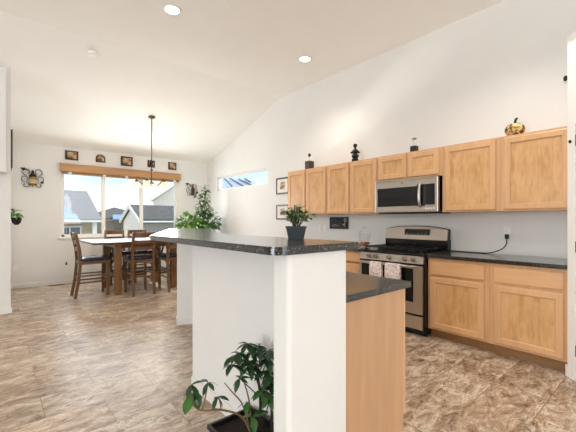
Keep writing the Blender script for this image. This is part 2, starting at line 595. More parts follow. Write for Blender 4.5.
mb.prism([pt(0.105, .018), pt(0.945, .018), pt(0.945, 0), pt(0.105, 0)], 2.05, 2.12, 0.004)
mb.build('door_casing', M['trim'], dr)
mb = MB(); mb.prism([pt(0.112, -.01), pt(0.938, -.01), pt(0.938, -.045), pt(0.112, -.045)], 0.01, 2.04)
mb.build('door_leaf', M['trim'], dr)
for hz_ in (0.2, 1.03, 1.88):
    x, y = pt(0.108, .008)
    MB().lathe([(.006, 0), (.007, .01), (.007, .08), (.006, .09)], (x, y, hz_), 10).build('hinge', M['black_matte'], dr)
x, y = pt(0.062, .024)
MB().lathe([(.004, 0), (.010, .006), (.010, .02), (.004, .026)], (x, y, 1.91), 10).build('latch', M['black_matte'], dr)
# baseboards
struct('baseboard_far', MB().box(LX, 3.9, D - .014, D, 0, .085, .004), M['trim'])
struct('baseboard_left', MB().box(-3.0, LX + .014, LY - .014, LY, 0, .085, .004), M['trim'])
struct('baseboard_kitchen', MB().box(W - .014, W, 4.75, D, 0, .085, .004), M['trim'])
mb = MB(); mb.prism([pt(0.0, .014), pt(0.045, .014), pt(0.045, 0), pt(0, 0)], 0, .085, .003)
mb.prism([(PX, PY), (PX - q * .014 + .0, PY + q * .014), (PX + .03, PY + .02), (PX + .03, PY)], 0, .085)
struct('baseboard_pantry', mb, M['trim'])

# ------------------------------------------------------------------ dining window
wn = setting('window_1', (WX0, D, WZ0))
mb = MB()
fy0, fy1 = D + .03, D + .10
mb.box(WX0, WX0 + .05, fy0, fy1, WZ0, WZ1, .004); mb.box(WX1 - .05, WX1, fy0, fy1, WZ0, WZ1, .004)
mb.box(WX0, WX1, fy0, fy1, WZ0, WZ0 + .05, .004); mb.box(WX0, WX1, fy0, fy1, WZ1 - .05, WZ1, .004)
mb.build('window_frame', M['trim'], wn)
for mx_ in (1.757, 2.551):
    MB().box(mx_ - .032, mx_ + .032, fy0 - .012, fy1, WZ0 + .05, WZ1 - .05, .004).build('mullion', M['trim'], wn)
for a, b in ((WX0 + .05, 1.725), (1.789, 2.519), (2.583, WX1 - .05)):
    MB().box(a, b, D + .06, D + .066, WZ0 + .05, WZ1 - .05).build('pane', M['glass'], wn)
mb = MB()
mb.box(WX0 - .06, WX1 + .06, D - .05, D + .02, WZ0 - .03, WZ0, .006)
mb.box(WX0 - .03, WX1 + .03, D - .018, D, WZ0 - .06, WZ0 - .03, .004)
mb.build('window_sill', M['trim'], wn)
# clerestory
wn = setting('window_2', (W, CY0, CZ0))
mb = MB()
mb.box(W + .04, W + .11, CY0, CY0 + .04, CZ0, CZ1, .003); mb.box(W + .04, W + .11, CY1 - .04, CY1, CZ0, CZ1, .003)
mb.box(W + .04, W + .11, CY0, CY1, CZ0, CZ0 + .035, .003); mb.box(W + .04, W + .11, CY0, CY1, CZ1 - .035, CZ1, .003)
mb.build('window_frame', M['trim'], wn)
MB().box(W + .07, W + .076, CY0 + .04, CY1 - .04, CZ0 + .035, CZ1 - .035).build('pane', M['glass'], wn)

# ------------------------------------------------------------------ island: half walls and posts
A = R(25)
u2 = Vector((math.sin(A), math.cos(A)))     # direction of the angled leg
r2 = Vector((math.cos(A), -math.sin(A)))    # to its right
ZB0, ZB1 = 1.146, 1.180
ZW = ZB0 - .001
PXL, PXR, PYN = 0.905, 1.272, 1.05
K = Vector((1.675, 4.05))                   # outer corner of the far post
P0 = Vector((1.15, 2.48))                   # bend of the half wall, outer face
def rounded(poly, rad):
    """round the listed corners: poly = [(x, y, r)]"""
    out = []
    n = len(poly)
    for i, (x, y, r) in enumerate(poly):
        p = Vector((x, y))
        if r <= 0:
            out.append((x, y)); continue
        a = (Vector(poly[i - 1][:2]) - p).normalized(); b = (Vector(poly[(i + 1) % n][:2]) - p).normalized()
        ang = a.angle(b)
        d = r / math.tan(ang / 2)
        c = p + (a + b).normalized() * (r / math.sin(ang / 2))
        s = p + a * d - c; e = p + b * d - c
        for k in range(7):
            t = k / 6
            v_ = s.lerp(e, t).normalized() * r
            out.append((c.x + v_.x, c.y + v_.y))
    return out
mb = MB()
mb.prism(rounded([(PXL, PYN, .022), (PXR, PYN, .012), (PXR, PYN + .115, 0), (PXL, PYN + .115, .022)], 0), 0, ZW)
e1 = K + r2 * 0.24
wallpoly = [(1.15, PYN + .10), (PXR, PYN + .10), (PXR, 2.45)]
back = Vector((P0.x, P0.y))
f0 = Vector((1.15, 2.48)); f1 = f0 + u2 * 1.70
b0 = Vector((PXR, 2.453)); b1 = f1 + r2 * .122
mb.prism([(1.15, PYN + .10), (PXR, PYN + .10), (b0.x, b0.y), (f0.x, f0.y)], 0, ZW)
mb.prism([(f0.x, f0.y), (b0.x, b0.y), (b1.x, b1.y), (f1.x, f1.y)], 0, ZW)
kp = [K, K + r2 * .36, K + r2 * .36 + u2 * .115, K + u2 * .115]
mb.prism(rounded([(p.x, p.y, .015) for p in kp], 0), 0, ZW)
struct('wall_island', mb, M['wall'], smooth=True)
mb = MB()
mb.box(1.137, 1.15, PYN + .115, 2.475, 0, .085, .003)
kk = [K - r2 * .013 - u2 * .013, K + r2 * .36 - u2 * .013, K + r2 * .36 + u2 * .0, K + u2 * .0]
mb.prism([tuple(p) for p in kk], 0, .085)
kk = [K - r2 * .013 - u2 * .013, K - r2 * 0 - u2 * .013, K + u2 * .115, K - r2 * .013 + u2 * .115]
mb.prism([tuple(p) for p in kk], 0, .085)
struct('baseboard_island', mb, M['trim'])

# raised bar top
Dp = Vector((.82, 2.47)); Ep = Dp + u2 * 1.99; Fp = Ep + r2 * .536; Cp = Vector((1.356, 2.44))
mb = MB()
poly = rounded([(.82, 1.025, .07), (1.356, 1.025, .025), (Cp.x, Cp.y, 0), (Fp.x, Fp.y, .03), (Ep.x, Ep.y, .03), (Dp.x, Dp.y, .02)], 0)
mb.prism(poly, ZB0, ZB1, .006)
tag(mb.build('bar_countertop', M['counter'], None, True), 'dark speckled raised bar top on the white half wall', 'countertop')

# island base cabinet and its lower countertop
ix0, ix1, iy0, iy1 = PXR + .001, 1.885, 1.115, 2.25
t = thing('island_cabinet', 'pale maple island base cabinet with plain end panel beside the white post', 'cabinet', (ix0, iy0, 0))
mb = MB()
mb.box(ix0, ix1, iy0 + .018, iy1, .10, .874); mb.box(ix0, ix1 - .07, iy0 + .018, iy1, 0, .10)
mb.build('body', M['maple'], t)
MB().prism([(ix0, iy0), (ix1 + .0, iy0), (ix1 + .0, iy0 + .018), (ix0, iy0 + .018)], 0, .874).build('end_panel', M['maple_pale'], t)
MB().box(ix1, ix1 + .02, iy0, iy1, .10, .874).build('face_frame', M['maple'], t)

# ------------------------------------------------------------------ cabinet door / drawer builder
def raised(P, u0, u1, v0, v1, n0, parent, t=.022, fr=.054, rec=.012, slope=.008):
    """a framed door (part) with its recessed veneer panel (sub-part); P maps (u, v, n) to a point"""
    mb = MB(); bm = mb.bm
    def ring(i, n):
        return [bm.verts.new(P(u, v, n)) for u, v in ((u0 + i, v0 + i), (u1 - i, v0 + i), (u1 - i, v1 - i), (u0 + i, v1 - i))]
    rs = [ring(0, n0), ring(0, n0 + t - .008), ring(.002, n0 + t - .003), ring(.008, n0 + t), ring(fr, n0 + t), ring(fr + slope, n0 + t - rec), ring(fr + slope, n0)]
    for a, b in zip(rs, rs[1:] + rs[:1]):
        for k in range(4):
            bm.faces.new([a[k], a[(k + 1) % 4], b[(k + 1) % 4], b[k]])
    d = mb.build('door', M['maple'], parent)
    i = fr + slope - .001
    p, q_ = P(u0 + i, v0 + i, n0), P(u1 - i, v1 - i, n0 + t - rec + .0005)
    lo = [min(x, y) for x, y in zip(p, q_)]; hi = [max(x, y) for x, y in zip(p, q_)]
    MB().box(lo[0], hi[0], lo[1], hi[1], lo[2], hi[2]).build('door_panel', M['maple_veneer'], d)
    return d
def kw(x):
    return lambda u, v, n: (x - n, u, v)

def wall_cab(name, label, group, y0, y1, z0, z1, doors, xface, filler=None):
    t = thing(name, label, 'cabinet', (W, y0, z0), group)
    mb = MB()
    mb.box(xface + .02, W - .001, y0, y1, z0, z1)
    mb.build('body', M['maple'], t)
    mb = MB()
    edges = [y0] + sorted([v for d in doors for v in d]) + [y1]
    mb.box(xface, xface + .02, y0, y1, z1 - .035, z1); mb.box(xface, xface + .02, y0, y1, z0, z0 + .035)
    for i in range(0, len(edges), 2):
        a, b = edges[i], edges[i + 1]
        if b - a < .002: continue
        mb.box(xface, xface + .02, max(a - .012, y0), min(b + .012, y1), z0 + .035, z1 - .035)
    mb.build('face_frame', M['maple'], t)
    for (a, b) in doors:
        raised(kw(xface), a, b, z0 + .016, z1 - .022, .001, t)
    return t
UF = W - .33
G = 'maple wall cabinets in a row'
wall_cab('wall_cabinet', 'two-door maple wall cabinet at the far left end of the row, beside the framed pictures', G, 3.602, 4.535, 1.378, 2.134, [(3.618, 4.052), (4.085, 4.515)], UF)
wall_cab('wall_cabinet', 'two-door maple wall cabinet directly left of the microwave', G, 2.679, 3.600, 1.378, 2.134, [(2.695, 3.132), (3.165, 3.582)], UF)
wall_cab('wall_cabinet', 'short two-door maple wall cabinet above the microwave', G, 1.806, 2.677, 1.805, 2.134, [(1.838, 2.226), (2.254, 2.656)], UF)
wall_cab('wall_cabinet', 'single-door maple wall cabinet directly right of the microwave', G, 1.212, 1.804, 1.378, 2.134, [(1.250, 1.775)], UF)
wall_cab('wall_cabinet', 'single-door maple wall cabinet at the right end of the row, beside the pantry', G, .628, 1.210, 1.378, 2.134, [(.655, 1.178)], UF)

BF = 3.606
def base_cab(label, y0, y1, fronts, end=None):
    """fronts = [(kind, u0, u1, v0, v1)]"""
    t = thing('base_cabinet', label, 'cabinet', (W, y0, 0), 'maple base cabinets along the kitchen wall')
    mb = MB()
    mb.box(BF + .02, W - .001, y0, y1, .10, .875)
    mb.build('body', M['maple'], t)
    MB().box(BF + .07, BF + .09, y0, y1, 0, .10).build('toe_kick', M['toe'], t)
    mb = MB()
    us = sorted(set(v for f in fronts for v in f[1:3]))
    cuts = [y0] + us + [y1]
    stiles = []
    for i in range(0, len(cuts), 2):
        stiles.append((max(cuts[i] - .012, y0), min(cuts[i + 1] + .012, y1)))
    for a, b in stiles:
        mb.box(BF, BF + .02, a, b, .10, .875)
    for (a0, a1), (b0, b1) in zip(stiles, stiles[1:]):
        for z0_, z1_ in ((.10, .135), (.655, .715), (.835, .875)):
            mb.box(BF, BF + .02, a1, b0, z0_, z1_)
    mb.build('face_frame', M['maple'], t)
    for k, u0, u1, v0, v1 in fronts:
        if k == 'drawer':
            mb = MB()
            mb.box(BF - .02, BF - .001, u0, u1, v0, v1, .006)
            mb.build('drawer', M['maple_h'], t)
        else:
            raised(kw(BF), u0, u1, v0, v1, .001, t)
    return t
base_cab('maple base cabinet with one drawer over one door, directly right of the stove', 1.219, 1.833, [('drawer', 1.262, 1.803, .702, .845), ('door', 1.262, 1.803, .122, .672)])
base_cab('maple base cabinet with one drawer over one door, at the right end beside the pantry', .630, 1.217, [('drawer', .650, 1.175, .702, .845), ('door', .650, 1.175, .122, .672)])
base_cab('maple drawer base cabinet directly left of the stove', 2.722, 3.18, [('drawer', 2.745, 3.155, .735, .850), ('drawer', 2.745, 3.155, .585, .715), ('drawer', 2.745, 3.155, .36, .565), ('drawer', 2.745, 3.155, .13, .34)])
base_cab('maple base cabinet in the far left corner behind the bar', 3.182, 4.52, [('door', 3.20, 3.82, .122, .672), ('door', 3.86, 4.50, .122, .672), ('drawer', 3.20, 3.82, .702, .845), ('drawer', 3.86, 4.50, .702, .845)])

G = 'dark laminate counters along the kitchen wall'
tag(MB().box(BF - .03, W - .001, .63, 1.836, .876, .914, .006).build('countertop', M['counter']), 'dark speckled counter right of the stove with a black cord on it', 'countertop', G)
tag(MB().box(BF - .03, W - .001, 2.719, 4.54, .876, .914, .006).build('countertop', M['counter']), 'dark speckled counter left of the stove under the glass jar', 'countertop', G)
tag(MB().box(PXR + .001, 1.925, 1.085, 2.28, .876, .914, .006).build('countertop', M['counter']), 'dark speckled lower island counter beside the white post', 'countertop')

# ------------------------------------------------------------------ stove
RY0, RY1, RX = 1.842, 2.712, 3.53
t = thing('gas_range', 'stainless and black gas stove between the maple base cabinets', 'stove', (W, RY0, 0))
mb = MB(); mb.box(RX + .045, W - .02, RY0, RY1, .03, .888, .004)
mb.box(RX + .02, RX + .05, RY0, RY1, .05, .80)
mb.build('body', M['black'], t)
MB().box(RX - .005, W - .02, RY0, RY1, .888, .916, .006).build('cooktop', M['black'], t)
mb = MB()
mb.slab([(RX - .004, RY0 + .012, .802), (RX - .004, RY1 - .012, .802), (RX + .016, RY1 - .012, .886), (RX + .016, RY0 + .012, .886)], (.05, 0, 0))
mb.build('control_panel', M['steel'], t)
for y, z in ((2.563, .845), (2.465, .845), (2.277, .846), (2.074, .846), (1.967, .846)):
    k = MB().lathe([(.027, 0), (.027, -.008), (.022, -.012), (.021, -.034), (.017, -.038)], (RX + .007, y, z), 18, 'x').build('knob', M['steel_dark'], t, True)
    MB().box(RX - .034, RX - .0305, y - .002, y + .002, z + .004, z + .02).build('pointer', M['black_matte'], k)
# oven door with window
dy0, dy1, dz0, dz1 = RY0 + .012, RY1 - .012, .243, .778
od = MB().box(RX - .004, RX + .03, dy0, dy1, dz0, dz1, .006).build('oven_door', M['steel'], t)
MB().box(RX - .008, RX - .003, 1.965, dy1 - .03, .372, .745, .002).build('door_window', M['black_glass'], od)
mb = MB()
mb.tube([(RX - .055, dy0 + .035, .772), (RX - .055, dy1 - .035, .772)], .013, 12)
for y in (dy0 + .06, dy1 - .06):
    mb.tube([(RX - .055, y, .772), (RX - .004, y, .765)], .009, 8)
mb.build('door_handle', M['steel'], od, True)
dw = MB().box(RX - .004, RX + .03, dy0, dy1, .075, .222, .006).build('drawer', M['steel'], t)
MB().box(RX + .06, RX + .08, RY0, RY1, 0, .06).build('kick_plate', M['black_matte'], t)
# back guard with arched stainless top
def arc(y):
    s_ = (y - RY0) / (RY1 - RY0) * 2 - 1
    return 1.165 + .043 * (1 - abs(s_) ** 2.6)
mb = MB()
ys = [RY0 + .01 + (RY1 - RY0 - .02) * k / 16 for k in range(17)]
poly = [(4.105, y, 1.04) for y in (ys[0], ys[-1])] + [(4.125, y, arc(y)) for y in ys[::-1]]
mb.slab(poly, (.06, 0, 0))
bgd = mb.build('backguard', M['steel'], t)
mb = MB(); mb.box(4.115, W - .02, RY0 + .004, RY1 - .004, .90, 1.05); 
mb.slab([(4.13, RY0 + .004, 1.04), (4.13, RY1 - .004, 1.04)] + [(4.15, y, arc(y) + .008) for y in ys[::-1]], (.045, 0, 0))
mb.build('backguard_shell', M['black'], t)
MB().slab([(4.105, 2.07, 1.098), (4.105, 2.412, 1.098), (4.116, 2.412, 1.172), (4.116, 2.07, 1.172)], (.01, 0, 0)).build('display', M['black_glass'], bgd)
for k in range(6):
    y = 2.115 + k * .05
    MB().slab([(4.1045, y, 1.105), (4.1045, y + .018, 1.105), (4.106, y + .018, 1.113), (4.106, y, 1.113)], (.003, 0, 0)).build('button', M['steel_dark'], bgd)
# burners and grates
for cx, cy in ((3.70, 2.08), (3.70, 2.50), (3.97, 2.08), (3.97, 2.50), (3.84, 2.285)):
    MB().lathe([(.045, 0), (.045, .010), (.032, .012), (.032, .022), (.028, .026)], (cx, cy, .916), 20).build('burner', M['black_matte'], t, True)
for gy0, gy1 in ((1.90, 2.175), (2.185, 2.385), (2.395, 2.665)):
    mb = MB()
    for x in (3.60, 3.82, 4.06):
        mb.box(x - .007, x + .007, gy0, gy1, .945, .960, .003)
    for y in (gy0 + .007, (gy0 + gy1) / 2, gy1 - .007):
        mb.box(3.593, 4.067, y - .006, y + .006, .945, .962, .003)
    for x in (3.60, 4.06):
        for y in (gy0 + .008, gy1 - .008):
            mb.box(x - .007, x + .007, y - .007, y + .007, .916, .947)
    mb.build('grate', M['black'], t)

def towel(label, y0, y1, zb):
    mb = MB()
    bm = mb.bm
    nx, prof = 10, []
    prof = [(-.012 - .060, zb), (-.010 - .060, .62), (-.0715, .70), (-.0725, .772), (-.066, .786), (-.055, .789), (-.044, .786), (-.038, .772), (-.036, .66), (-.034, .60)]
    rows = []
    for j, (dx, z) in enumerate(prof):
        row = []
        for i in range(nx + 1):
            s_ = i / nx
            wv = .004 * math.sin(s_ * 9 + j * .3) * (1 if j < 3 else .2)
            y = y0 + (y1 - y0) * s_ + (.012 * (s_ - .5) * max(0, 4 - j) / 4)
            row.append(bm.verts.new((RX + dx - abs(wv), y, z)))
        rows.append(row)
    for j in range(len(rows) - 1):
        for i in range(nx):
            bm.faces.new([rows[j][i], rows[j][i + 1], rows[j + 1][i + 1], rows[j + 1][i]])
    o = mb.build('kitchen_towel', M['towel'], None, True)
    sm = o.modifiers.new('thick', 'SOLIDIFY'); sm.thickness = .003; sm.offset = 0
    tag(o, label, 'towel', 'printed towels on the oven door handle')
towel('left one of the two white printed towels on the oven handle', 2.335, 2.50, .50)
towel('right one of the two white printed towels on the oven handle', 2.095, 2.285, .49)

# ------------------------------------------------------------------ microwave
MX, MY0, MY1, MZ0, MZ1 = 3.816, 1.822, 2.672, 1.385, 1.80
t = thing('microwave', 'stainless over-the-range microwave under the short wall cabinet', 'microwave', (W, MY0, MZ0))
mb = MB(); mb.box(MX + .03, W - .002, MY0, MY1, MZ0, MZ1, .003); mb.build('body', M['black'], t)
mb = MB(); mb.box(MX + .05, W - .01, MY0 + .03, MY1 - .03, MZ0 - .014, MZ0 + .0); mb.build('vent_panel', M['black_matte'], t)
dd = MB().box(MX, MX + .031, MY0 + .004, MY1 - .002, MZ0 + .002, MZ1 - .004, .006).build('door', M['steel'], t)
MB().box(MX - .004, MX + .004, 2.078, 2.635, 1.460, 1.697, .002).build('door_window', M['black_glass'], dd)
MB().box(MX - .004, MX + .004, 1.858, 1.975, 1.468, 1.712, .002).build('control_panel', M['black_glass'], dd)
MB().box(MX - .003, MX + .004, 1.975, 2.078, 1.455, 1.715, .002).build('handle_recess', M['black'], dd)
mb = MB()
mb.tube([(MX - .006, 2.03, 1.452), (MX - .030, 2.03, 1.47), (MX - .038, 2.03, 1.53), (MX - .04, 2.03, 1.585), (MX - .038, 2.03, 1.64), (MX - .030, 2.03, 1.70), (MX - .006, 2.03, 1.718)], .016, 12)
mb.build('door_handle', M['steel'], dd, True)
for k in range(4):
    y = 1.862 + k * .032
    MB().box(MX - .004, MX + .003, y, y + .018, 1.420, 1.434, .002).build('button', M['white_plastic'], dd)
MB().lathe([(.014, 0), (.014, -.003)], (MX, 2.276, 1.745), 20, 'x').build('emblem', M['steel_dark'], dd)
mb = MB()
for k in range(3):
    mb.box(MX - .0015, MX + .002, MY0 + .03, MY1 - .03, 1.770 + k * .008, 1.773 + k * .008)
mb.build('top_vent', M['steel_dark'], dd)

# ------------------------------------------------------------------ things on the counters and walls of the kitchen
t = thing('glass_jar', 'clear lidded glass jar of baked treats on the counter left of the stove', 'jar', (3.86, 2.872, .914))
MB().lathe([(.075, 0), (.080, .006), (.080, .185), (.074, .190), (.074, .186), (.075, .010), (.0, .008)], (3.86, 2.872, .915), 24).build('jar_body', M['jar_glass'], t, True)
mb = MB(); mb.lathe([(.083, .0), (.084, .010), (.055, .03), (.02, .045), (.012, .055), (.018, .065), (.022, .080), (.012, .098), (.004, .102)], (3.86, 2.872, 1.106), 24)
mb.build('lid', M['jar_glass'], t, True)
mb = MB()
for k in range(9):
    a = k * 2.4; rr = .045 if k else 0
    mb.lathe([(.004, -.014), (.022, -.010), (.028, 0), (.022, .012), (.004, .016)], (3.86 + rr * math.cos(a), 2.872 + rr * math.sin(a), .942 + (k // 5) * .03), 10)
mb.build('contents', M['cookie'], t, True)

def outlet(label, y, z, kind='outlet', wall='k', group=None, x=None):
    if wall == 'k':
        P = lambda u, v, n: (W - n, y + u, z + v); loc = (W, y, z)
    else:
        P = lambda u, v, n: (x + u, D - n, z + v); loc = (x, D, z)
    t = thing('wall_outlet' if kind == 'outlet' else 'light_switch', label, 'outlet' if kind == 'outlet' else 'switch', loc, group)
    def b(u0, u1, v0, v1, n0, n1, name, m, par, bev=.001):
        p, q_ = P(u0, v0, n0), P(u1, v1, n1)
        lo = [min(a, c) for a, c in zip(p, q_)]; hi = [max(a, c) for a, c in zip(p, q_)]
        return MB().box(lo[0], hi[0], lo[1], hi[1], lo[2], hi[2], bev).build(name, m, par)
    b(-.036, .036, -.058, .058, .0005, .007, 'plate', M['white_plastic'], t, .002)
    if kind == 'outlet':
        for s_ in (-1, 1):
            b(-.017, .017, s_ * .024 - .014, s_ * .024 + .014, .007, .009, 'socket', M['white_plastic'], t)
    else:
        b(-.016, .016, -.033, .033, .007, .011, 'rocker', M['white_plastic'], t)
    return t
outlet('white switch plate left of its twin, beside the chalkboard under the wall cabinets', 4.072, 1.155, 'switch', group='switch plates beside the chalkboard')
outlet('white switch plate right of its twin, nearest the chalkboard', 3.946, 1.155, 'switch', group='switch plates beside the chalkboard')
outlet('white kitchen outlet with a black plug above the right counter', 1.247, 1.155)
outlet('white wall outlet low on the dining room wall', 0, .388, wall='f', x=.251)

t = thing('power_cord', 'black power cord from the outlet across the right counter to the stove', 'cord', (4.19, 1.247, 1.11))
MB().box(4.17, W - .0095, 1.227, 1.262, 1.085, 1.135, .006).build('plug', M['black_matte'], t)
pts = []
ctrl = [(4.18, 1.245, 1.09), (4.175, 1.25, 1.02), (4.165, 1.30, .965), (4.155, 1.40, .925), (4.15, 1.52, .919), (4.15, 1.66, .919), (4.16, 1.78, .919), (4.17, 1.832, .919)]
def smooth_path(c, n=6):
    c = [Vector(p) for p in c]
    out = []
    for i in range(len(c) - 1):
        p0, p1, p2, p3 = c[max(i - 1, 0)], c[i], c[i + 1], c[min(i + 2, len(c) - 1)]
        for k in range(n):
            s_ = k / n
            out.append(0.5 * ((2 * p1) + (-p0 + p2) * s_ + (2 * p0 - 5 * p1 + 4 * p2 - p3) * s_ ** 2 + (-p0 + 3 * p1 - 3 * p2 + p3) * s_ ** 3))
    out.append(c[-1])
    return out
MB().tube(smooth_path(ctrl), .0055, 8).build('cable', M['black_matte'], t, True)

t = thing('chalkboard', 'small black chalkboard picture on the wall under the cabinets', 'picture', (W, 3.64, 1.14))
MB().box(W - .022, W - .001, 3.446, 3.835, 1.146, 1.338, .004).build('frame', M['frame_black'], t)
MB().box(W - .0235, W - .021, 3.462, 3.819, 1.160, 1.324).build('board', M['chalk'], t)
mb = MB()
mb.tube(smooth_path([(W - .024, 3.53, 1.20), (W - .024, 3.50, 1.25), (W - .024, 3.52, 1.295), (W - .024, 3.485, 1.31), (W - .024, 3.475, 1.27)]), .004, 6)
mb.tube(smooth_path([(W - .024, 3.55, 1.215), (W - .024, 3.515, 1.225), (W - .024, 3.495, 1.185)]), .003, 6)
mb.tube(smooth_path([(W - .024, 3.78, 1.19), (W - .024, 3.70, 1.21), (W - .024, 3.62, 1.185)]), .002, 6)
mb.build('chalk_drawing', M['mat_board'], t)

def framed(label, y0, y1, z0, z1):
    t = thing('framed_picture', label, 'picture', (W, (y0 + y1) / 2, z0), 'black framed pictures left of the wall cabinets')
    mb = MB()
    b = .028
    mb.box(W - .022, W - .001, y0, y0 + b, z0, z1, .003); mb.box(W - .022, W - .001, y1 - b, y1, z0, z1, .003)
    mb.box(W - .022, W - .001, y0 + b, y1 - b, z0, z0 + b, .003); mb.box(W - .022, W - .001, y0 + b, y1 - b, z1 - b, z1, .003)
    mb.build('frame', M['frame_black'], t)
    MB().box(W - .012, W - .001, y0 + b, y1 - b, z0 + b, z1 - b).build('mat', M['mat_board'], t)
    w_, h_ = y1 - y0, z1 - z0
    MB().box(W - .0135, W - .0115, y0 + w_ * .32, y1 - w_ * .30, z0 + h_ * .3, z1 - h_ * .27).build('print', M['art_sepia'], t)
framed('upper one of two black framed pictures left of the wall cabinets', 4.88, 5.26, 1.795, 2.115)
framed('lower one of two black framed pictures, behind the small plant on the bar', 4.88, 5.26, 1.30, 1.59)

# decor on top of the wall cabinets
ZT = 2.134
t = thing('lantern_bottle', 'dark wooden box bottle with a ball stopper on the far left wall cabinet', 'ornament', (3.98, 4.09, ZT))
MB().box(3.925, 4.035, 4.035, 4.145, ZT, ZT + .145, .006).build('box', M['brown_box'], t)
MB().lathe([(.03, 0), (.018, .012), (.014, .03), (.014, .075)], (3.98, 4.09, ZT + .145), 14).build('neck', M['jar_glass'], t, True)
MB().lathe([(.006, 0), (.022, .012), (.026, .03), (.022, .048), (.006, .058)], (3.98, 4.09, ZT + .218), 14).build('stopper', M['black_matte'], t, True)
t = thing('stacked_ornament', 'tall black knobbly bottle stack on the wall cabinet left of the microwave', 'ornament', (3.98, 3.13, ZT))
mb = MB()
prof = [(.05, 0), (.055, .02), (.045, .05), (.03, .058), (.05, .075), (.056, .095), (.044, .118), (.028, .128), (.046, .143), (.05, .162), (.038, .182), (.018, .192), (.014, .215)]
mb.lathe(prof, (3.98, 3.13, ZT), 10)
mb.build('stack', M['black_matte'], t, True)
MB().lathe([(.008, 0), (.026, .014), (.030, .034), (.024, .052), (.006, .062)], (3.98, 3.13, ZT + .213), 12).build('top_ball', M['black_matte'], t, True)
for k in range(6):
    a = k * 1.05
    MB().lathe([(.004, -.016), (.018, -.008), (.018, .008), (.004, .016)], (3.98 + .052 * math.cos(a), 3.13 + .052 * math.sin(a), ZT + .035 + (k % 3) * .055), 8).build('knob', M['black_matte'], t, True)
t = thing('glass_bottle', 'clear glass bottle with dark filled base on the cabinet above the microwave', 'ornament', (3.98, 2.204, ZT))
MB().box(3.945, 4.015, 2.165, 2.243, ZT, ZT + .085, .006).build('base', M['black_matte'], t)
MB().lathe([(.028, 0), (.028, .05), (.022, .062), (.020, .085)], (3.98, 2.204, ZT + .086), 16).build('neck', M['jar_glass'], t, True)
MB().lathe([(.028, 0), (.030, .006), (.028, .014), (.01, .018)], (3.98, 2.204, ZT + .171), 16).build('stopper', M['steel_dark'], t, True)
t = thing('pumpkin_ornament', 'mottled gold pumpkin ornament on top of the rightmost wall cabinet', 'ornament', (3.97, 1.11, ZT))
mb = MB(); bm = mb.bm
rings = []
for j in range(13):
    ph = PI * j / 12
    ring = []
    for k in range(48):
        a = 2 * PI * k / 48
        r_ = .080 * (math.sin(ph) ** .75) * (1 + .10 * abs(math.sin(a * 4)) - .05) + .004
        ring.append(bm.verts.new((3.97 + r_ * math.cos(a), 1.11 + r_ * math.sin(a), ZT + .066 - .064 * math.cos(ph) - .012 * (1 if j > 10 else 0))))
    rings.append(ring)
for j in range(12):
    for k in range(48):
        bm.faces.new([rings[j][k], rings[j][(k + 1) % 48], rings[j + 1][(k + 1) % 48], rings[j + 1][k]])
bm.faces.new(rings[0]); bm.faces.new(rings[-1])
mb.build('pumpkin', M['pumpkin'], t, True)
MB().tube(smooth_path([(3.97, 1.11, ZT + .11), (3.97, 1.106, ZT + .14), (3.965, 1.10, ZT + .165), (3.96, 1.085, ZT + .178)]), .014, 10, r_end=.010).build('stem', M['iron'], t, True)
t = thing('wall_ornament', 'tiny dark round ornament high on the wall beside the pantry', 'ornament', (W, .747, 2.666))
MB().lathe([(.0, 0), (.035, -.002), (.035, -.010), (.03, -.014)], (W - .001, .747, 2.666), 16, 'x').build('backplate', M['white_plastic'], t, True)
MB().lathe([(.014, -.013), (.018, -.022), (.012, -.034)], (W - .001, .747, 2.666), 12, 'x', 1.6).build('hook', M['iron'], t, True)

# ------------------------------------------------------------------ ceiling fittings
for (x, y, lab) in ((1.515, 3.80, 'round recessed ceiling light nearer the dining room, above the island'), (3.48, 3.67, 'round recessed ceiling light near the kitchen wall')):
    t = thing('ceiling_light', lab, 'ceiling light', (x, y, ZC), 'recessed ceiling lights')
    MB().lathe([(.105, -.001), (.105, -.008), (.095, -.012), (.075, -.006), (.075, -.001)], (x, y, ZC), 32).build('trim_ring', M['white_plastic'], t, True)
    MB().lathe([(.074, -.002), (.074, -.0075)], (x, y, ZC), 32).build('lens', M['lamp'], t, True)
    ld = bpy.data.lights.new('downlight', 'SPOT'); ld.energy = 28; ld.spot_size = R(120); ld.spot_blend = .8; ld.color = (1, .90, .76); ld.shadow_soft_size = .07
    lo = bpy.data.objects.new('downlight', ld); COL.objects.link(lo); lo.location = (x, y, ZC - .03)
sm_y = 5.36
zs = zceil(sm_y)
t = thing('smoke_detector', 'white round smoke detector on the sloped ceiling', 'smoke detector', (1.01, sm_y, zs))
MB().lathe([(.072, 0), (.072, -.012), (.066, -.03), (.045, -.042), (.02, -.044)], (1.01, sm_y, zs + .004), 28).build('housing', M['white_plastic'], t, True)
MB().lathe([(.075, .012), (.075, -.004)], (1.01, sm_y, zs), 28).build('mounting_ring', M['trim'], t, True)

# chandelier
cx, cy = 2.226, 6.585
zc_ = zceil(cy)
t = thing('chandelier', 'bronze five-arm chandelier with frosted shades hanging over the dining table', 'chandelier', (cx, cy, zc_))
MB().lathe([(.065, .01), (.065, -.012), (.03, -.03), (.012, -.04)], (cx, cy, zc_), 20).build('canopy', M['bronze'], t, True)
MB().tube([(cx, cy, zc_ - .03), (cx, cy, 2.24)], .0085, 8).build('rod', M['bronze'], t, True)
mb = MB()
for k in range(14):
    z = zc_ - .07 - k * .016
    mb.tube([(cx + .018 + .006 * math.sin(k), cy, z), (cx + .022 - .006 * math.sin(k), cy + .004, z - .016)], .002, 5)
mb.build('cord', M['bronze'], t)
MB().lathe([(.006, .30), (.016, .285), (.026, .272), (.03, .262), (.016, .25), (.010, .20), (.009, .07), (.018, .05), (.03, .03), (.022, .01), (.01, -.01), (.016, -.03), (.004, -.05)], (cx, cy, 1.97), 16).build('column', M['bronze'], t, True)
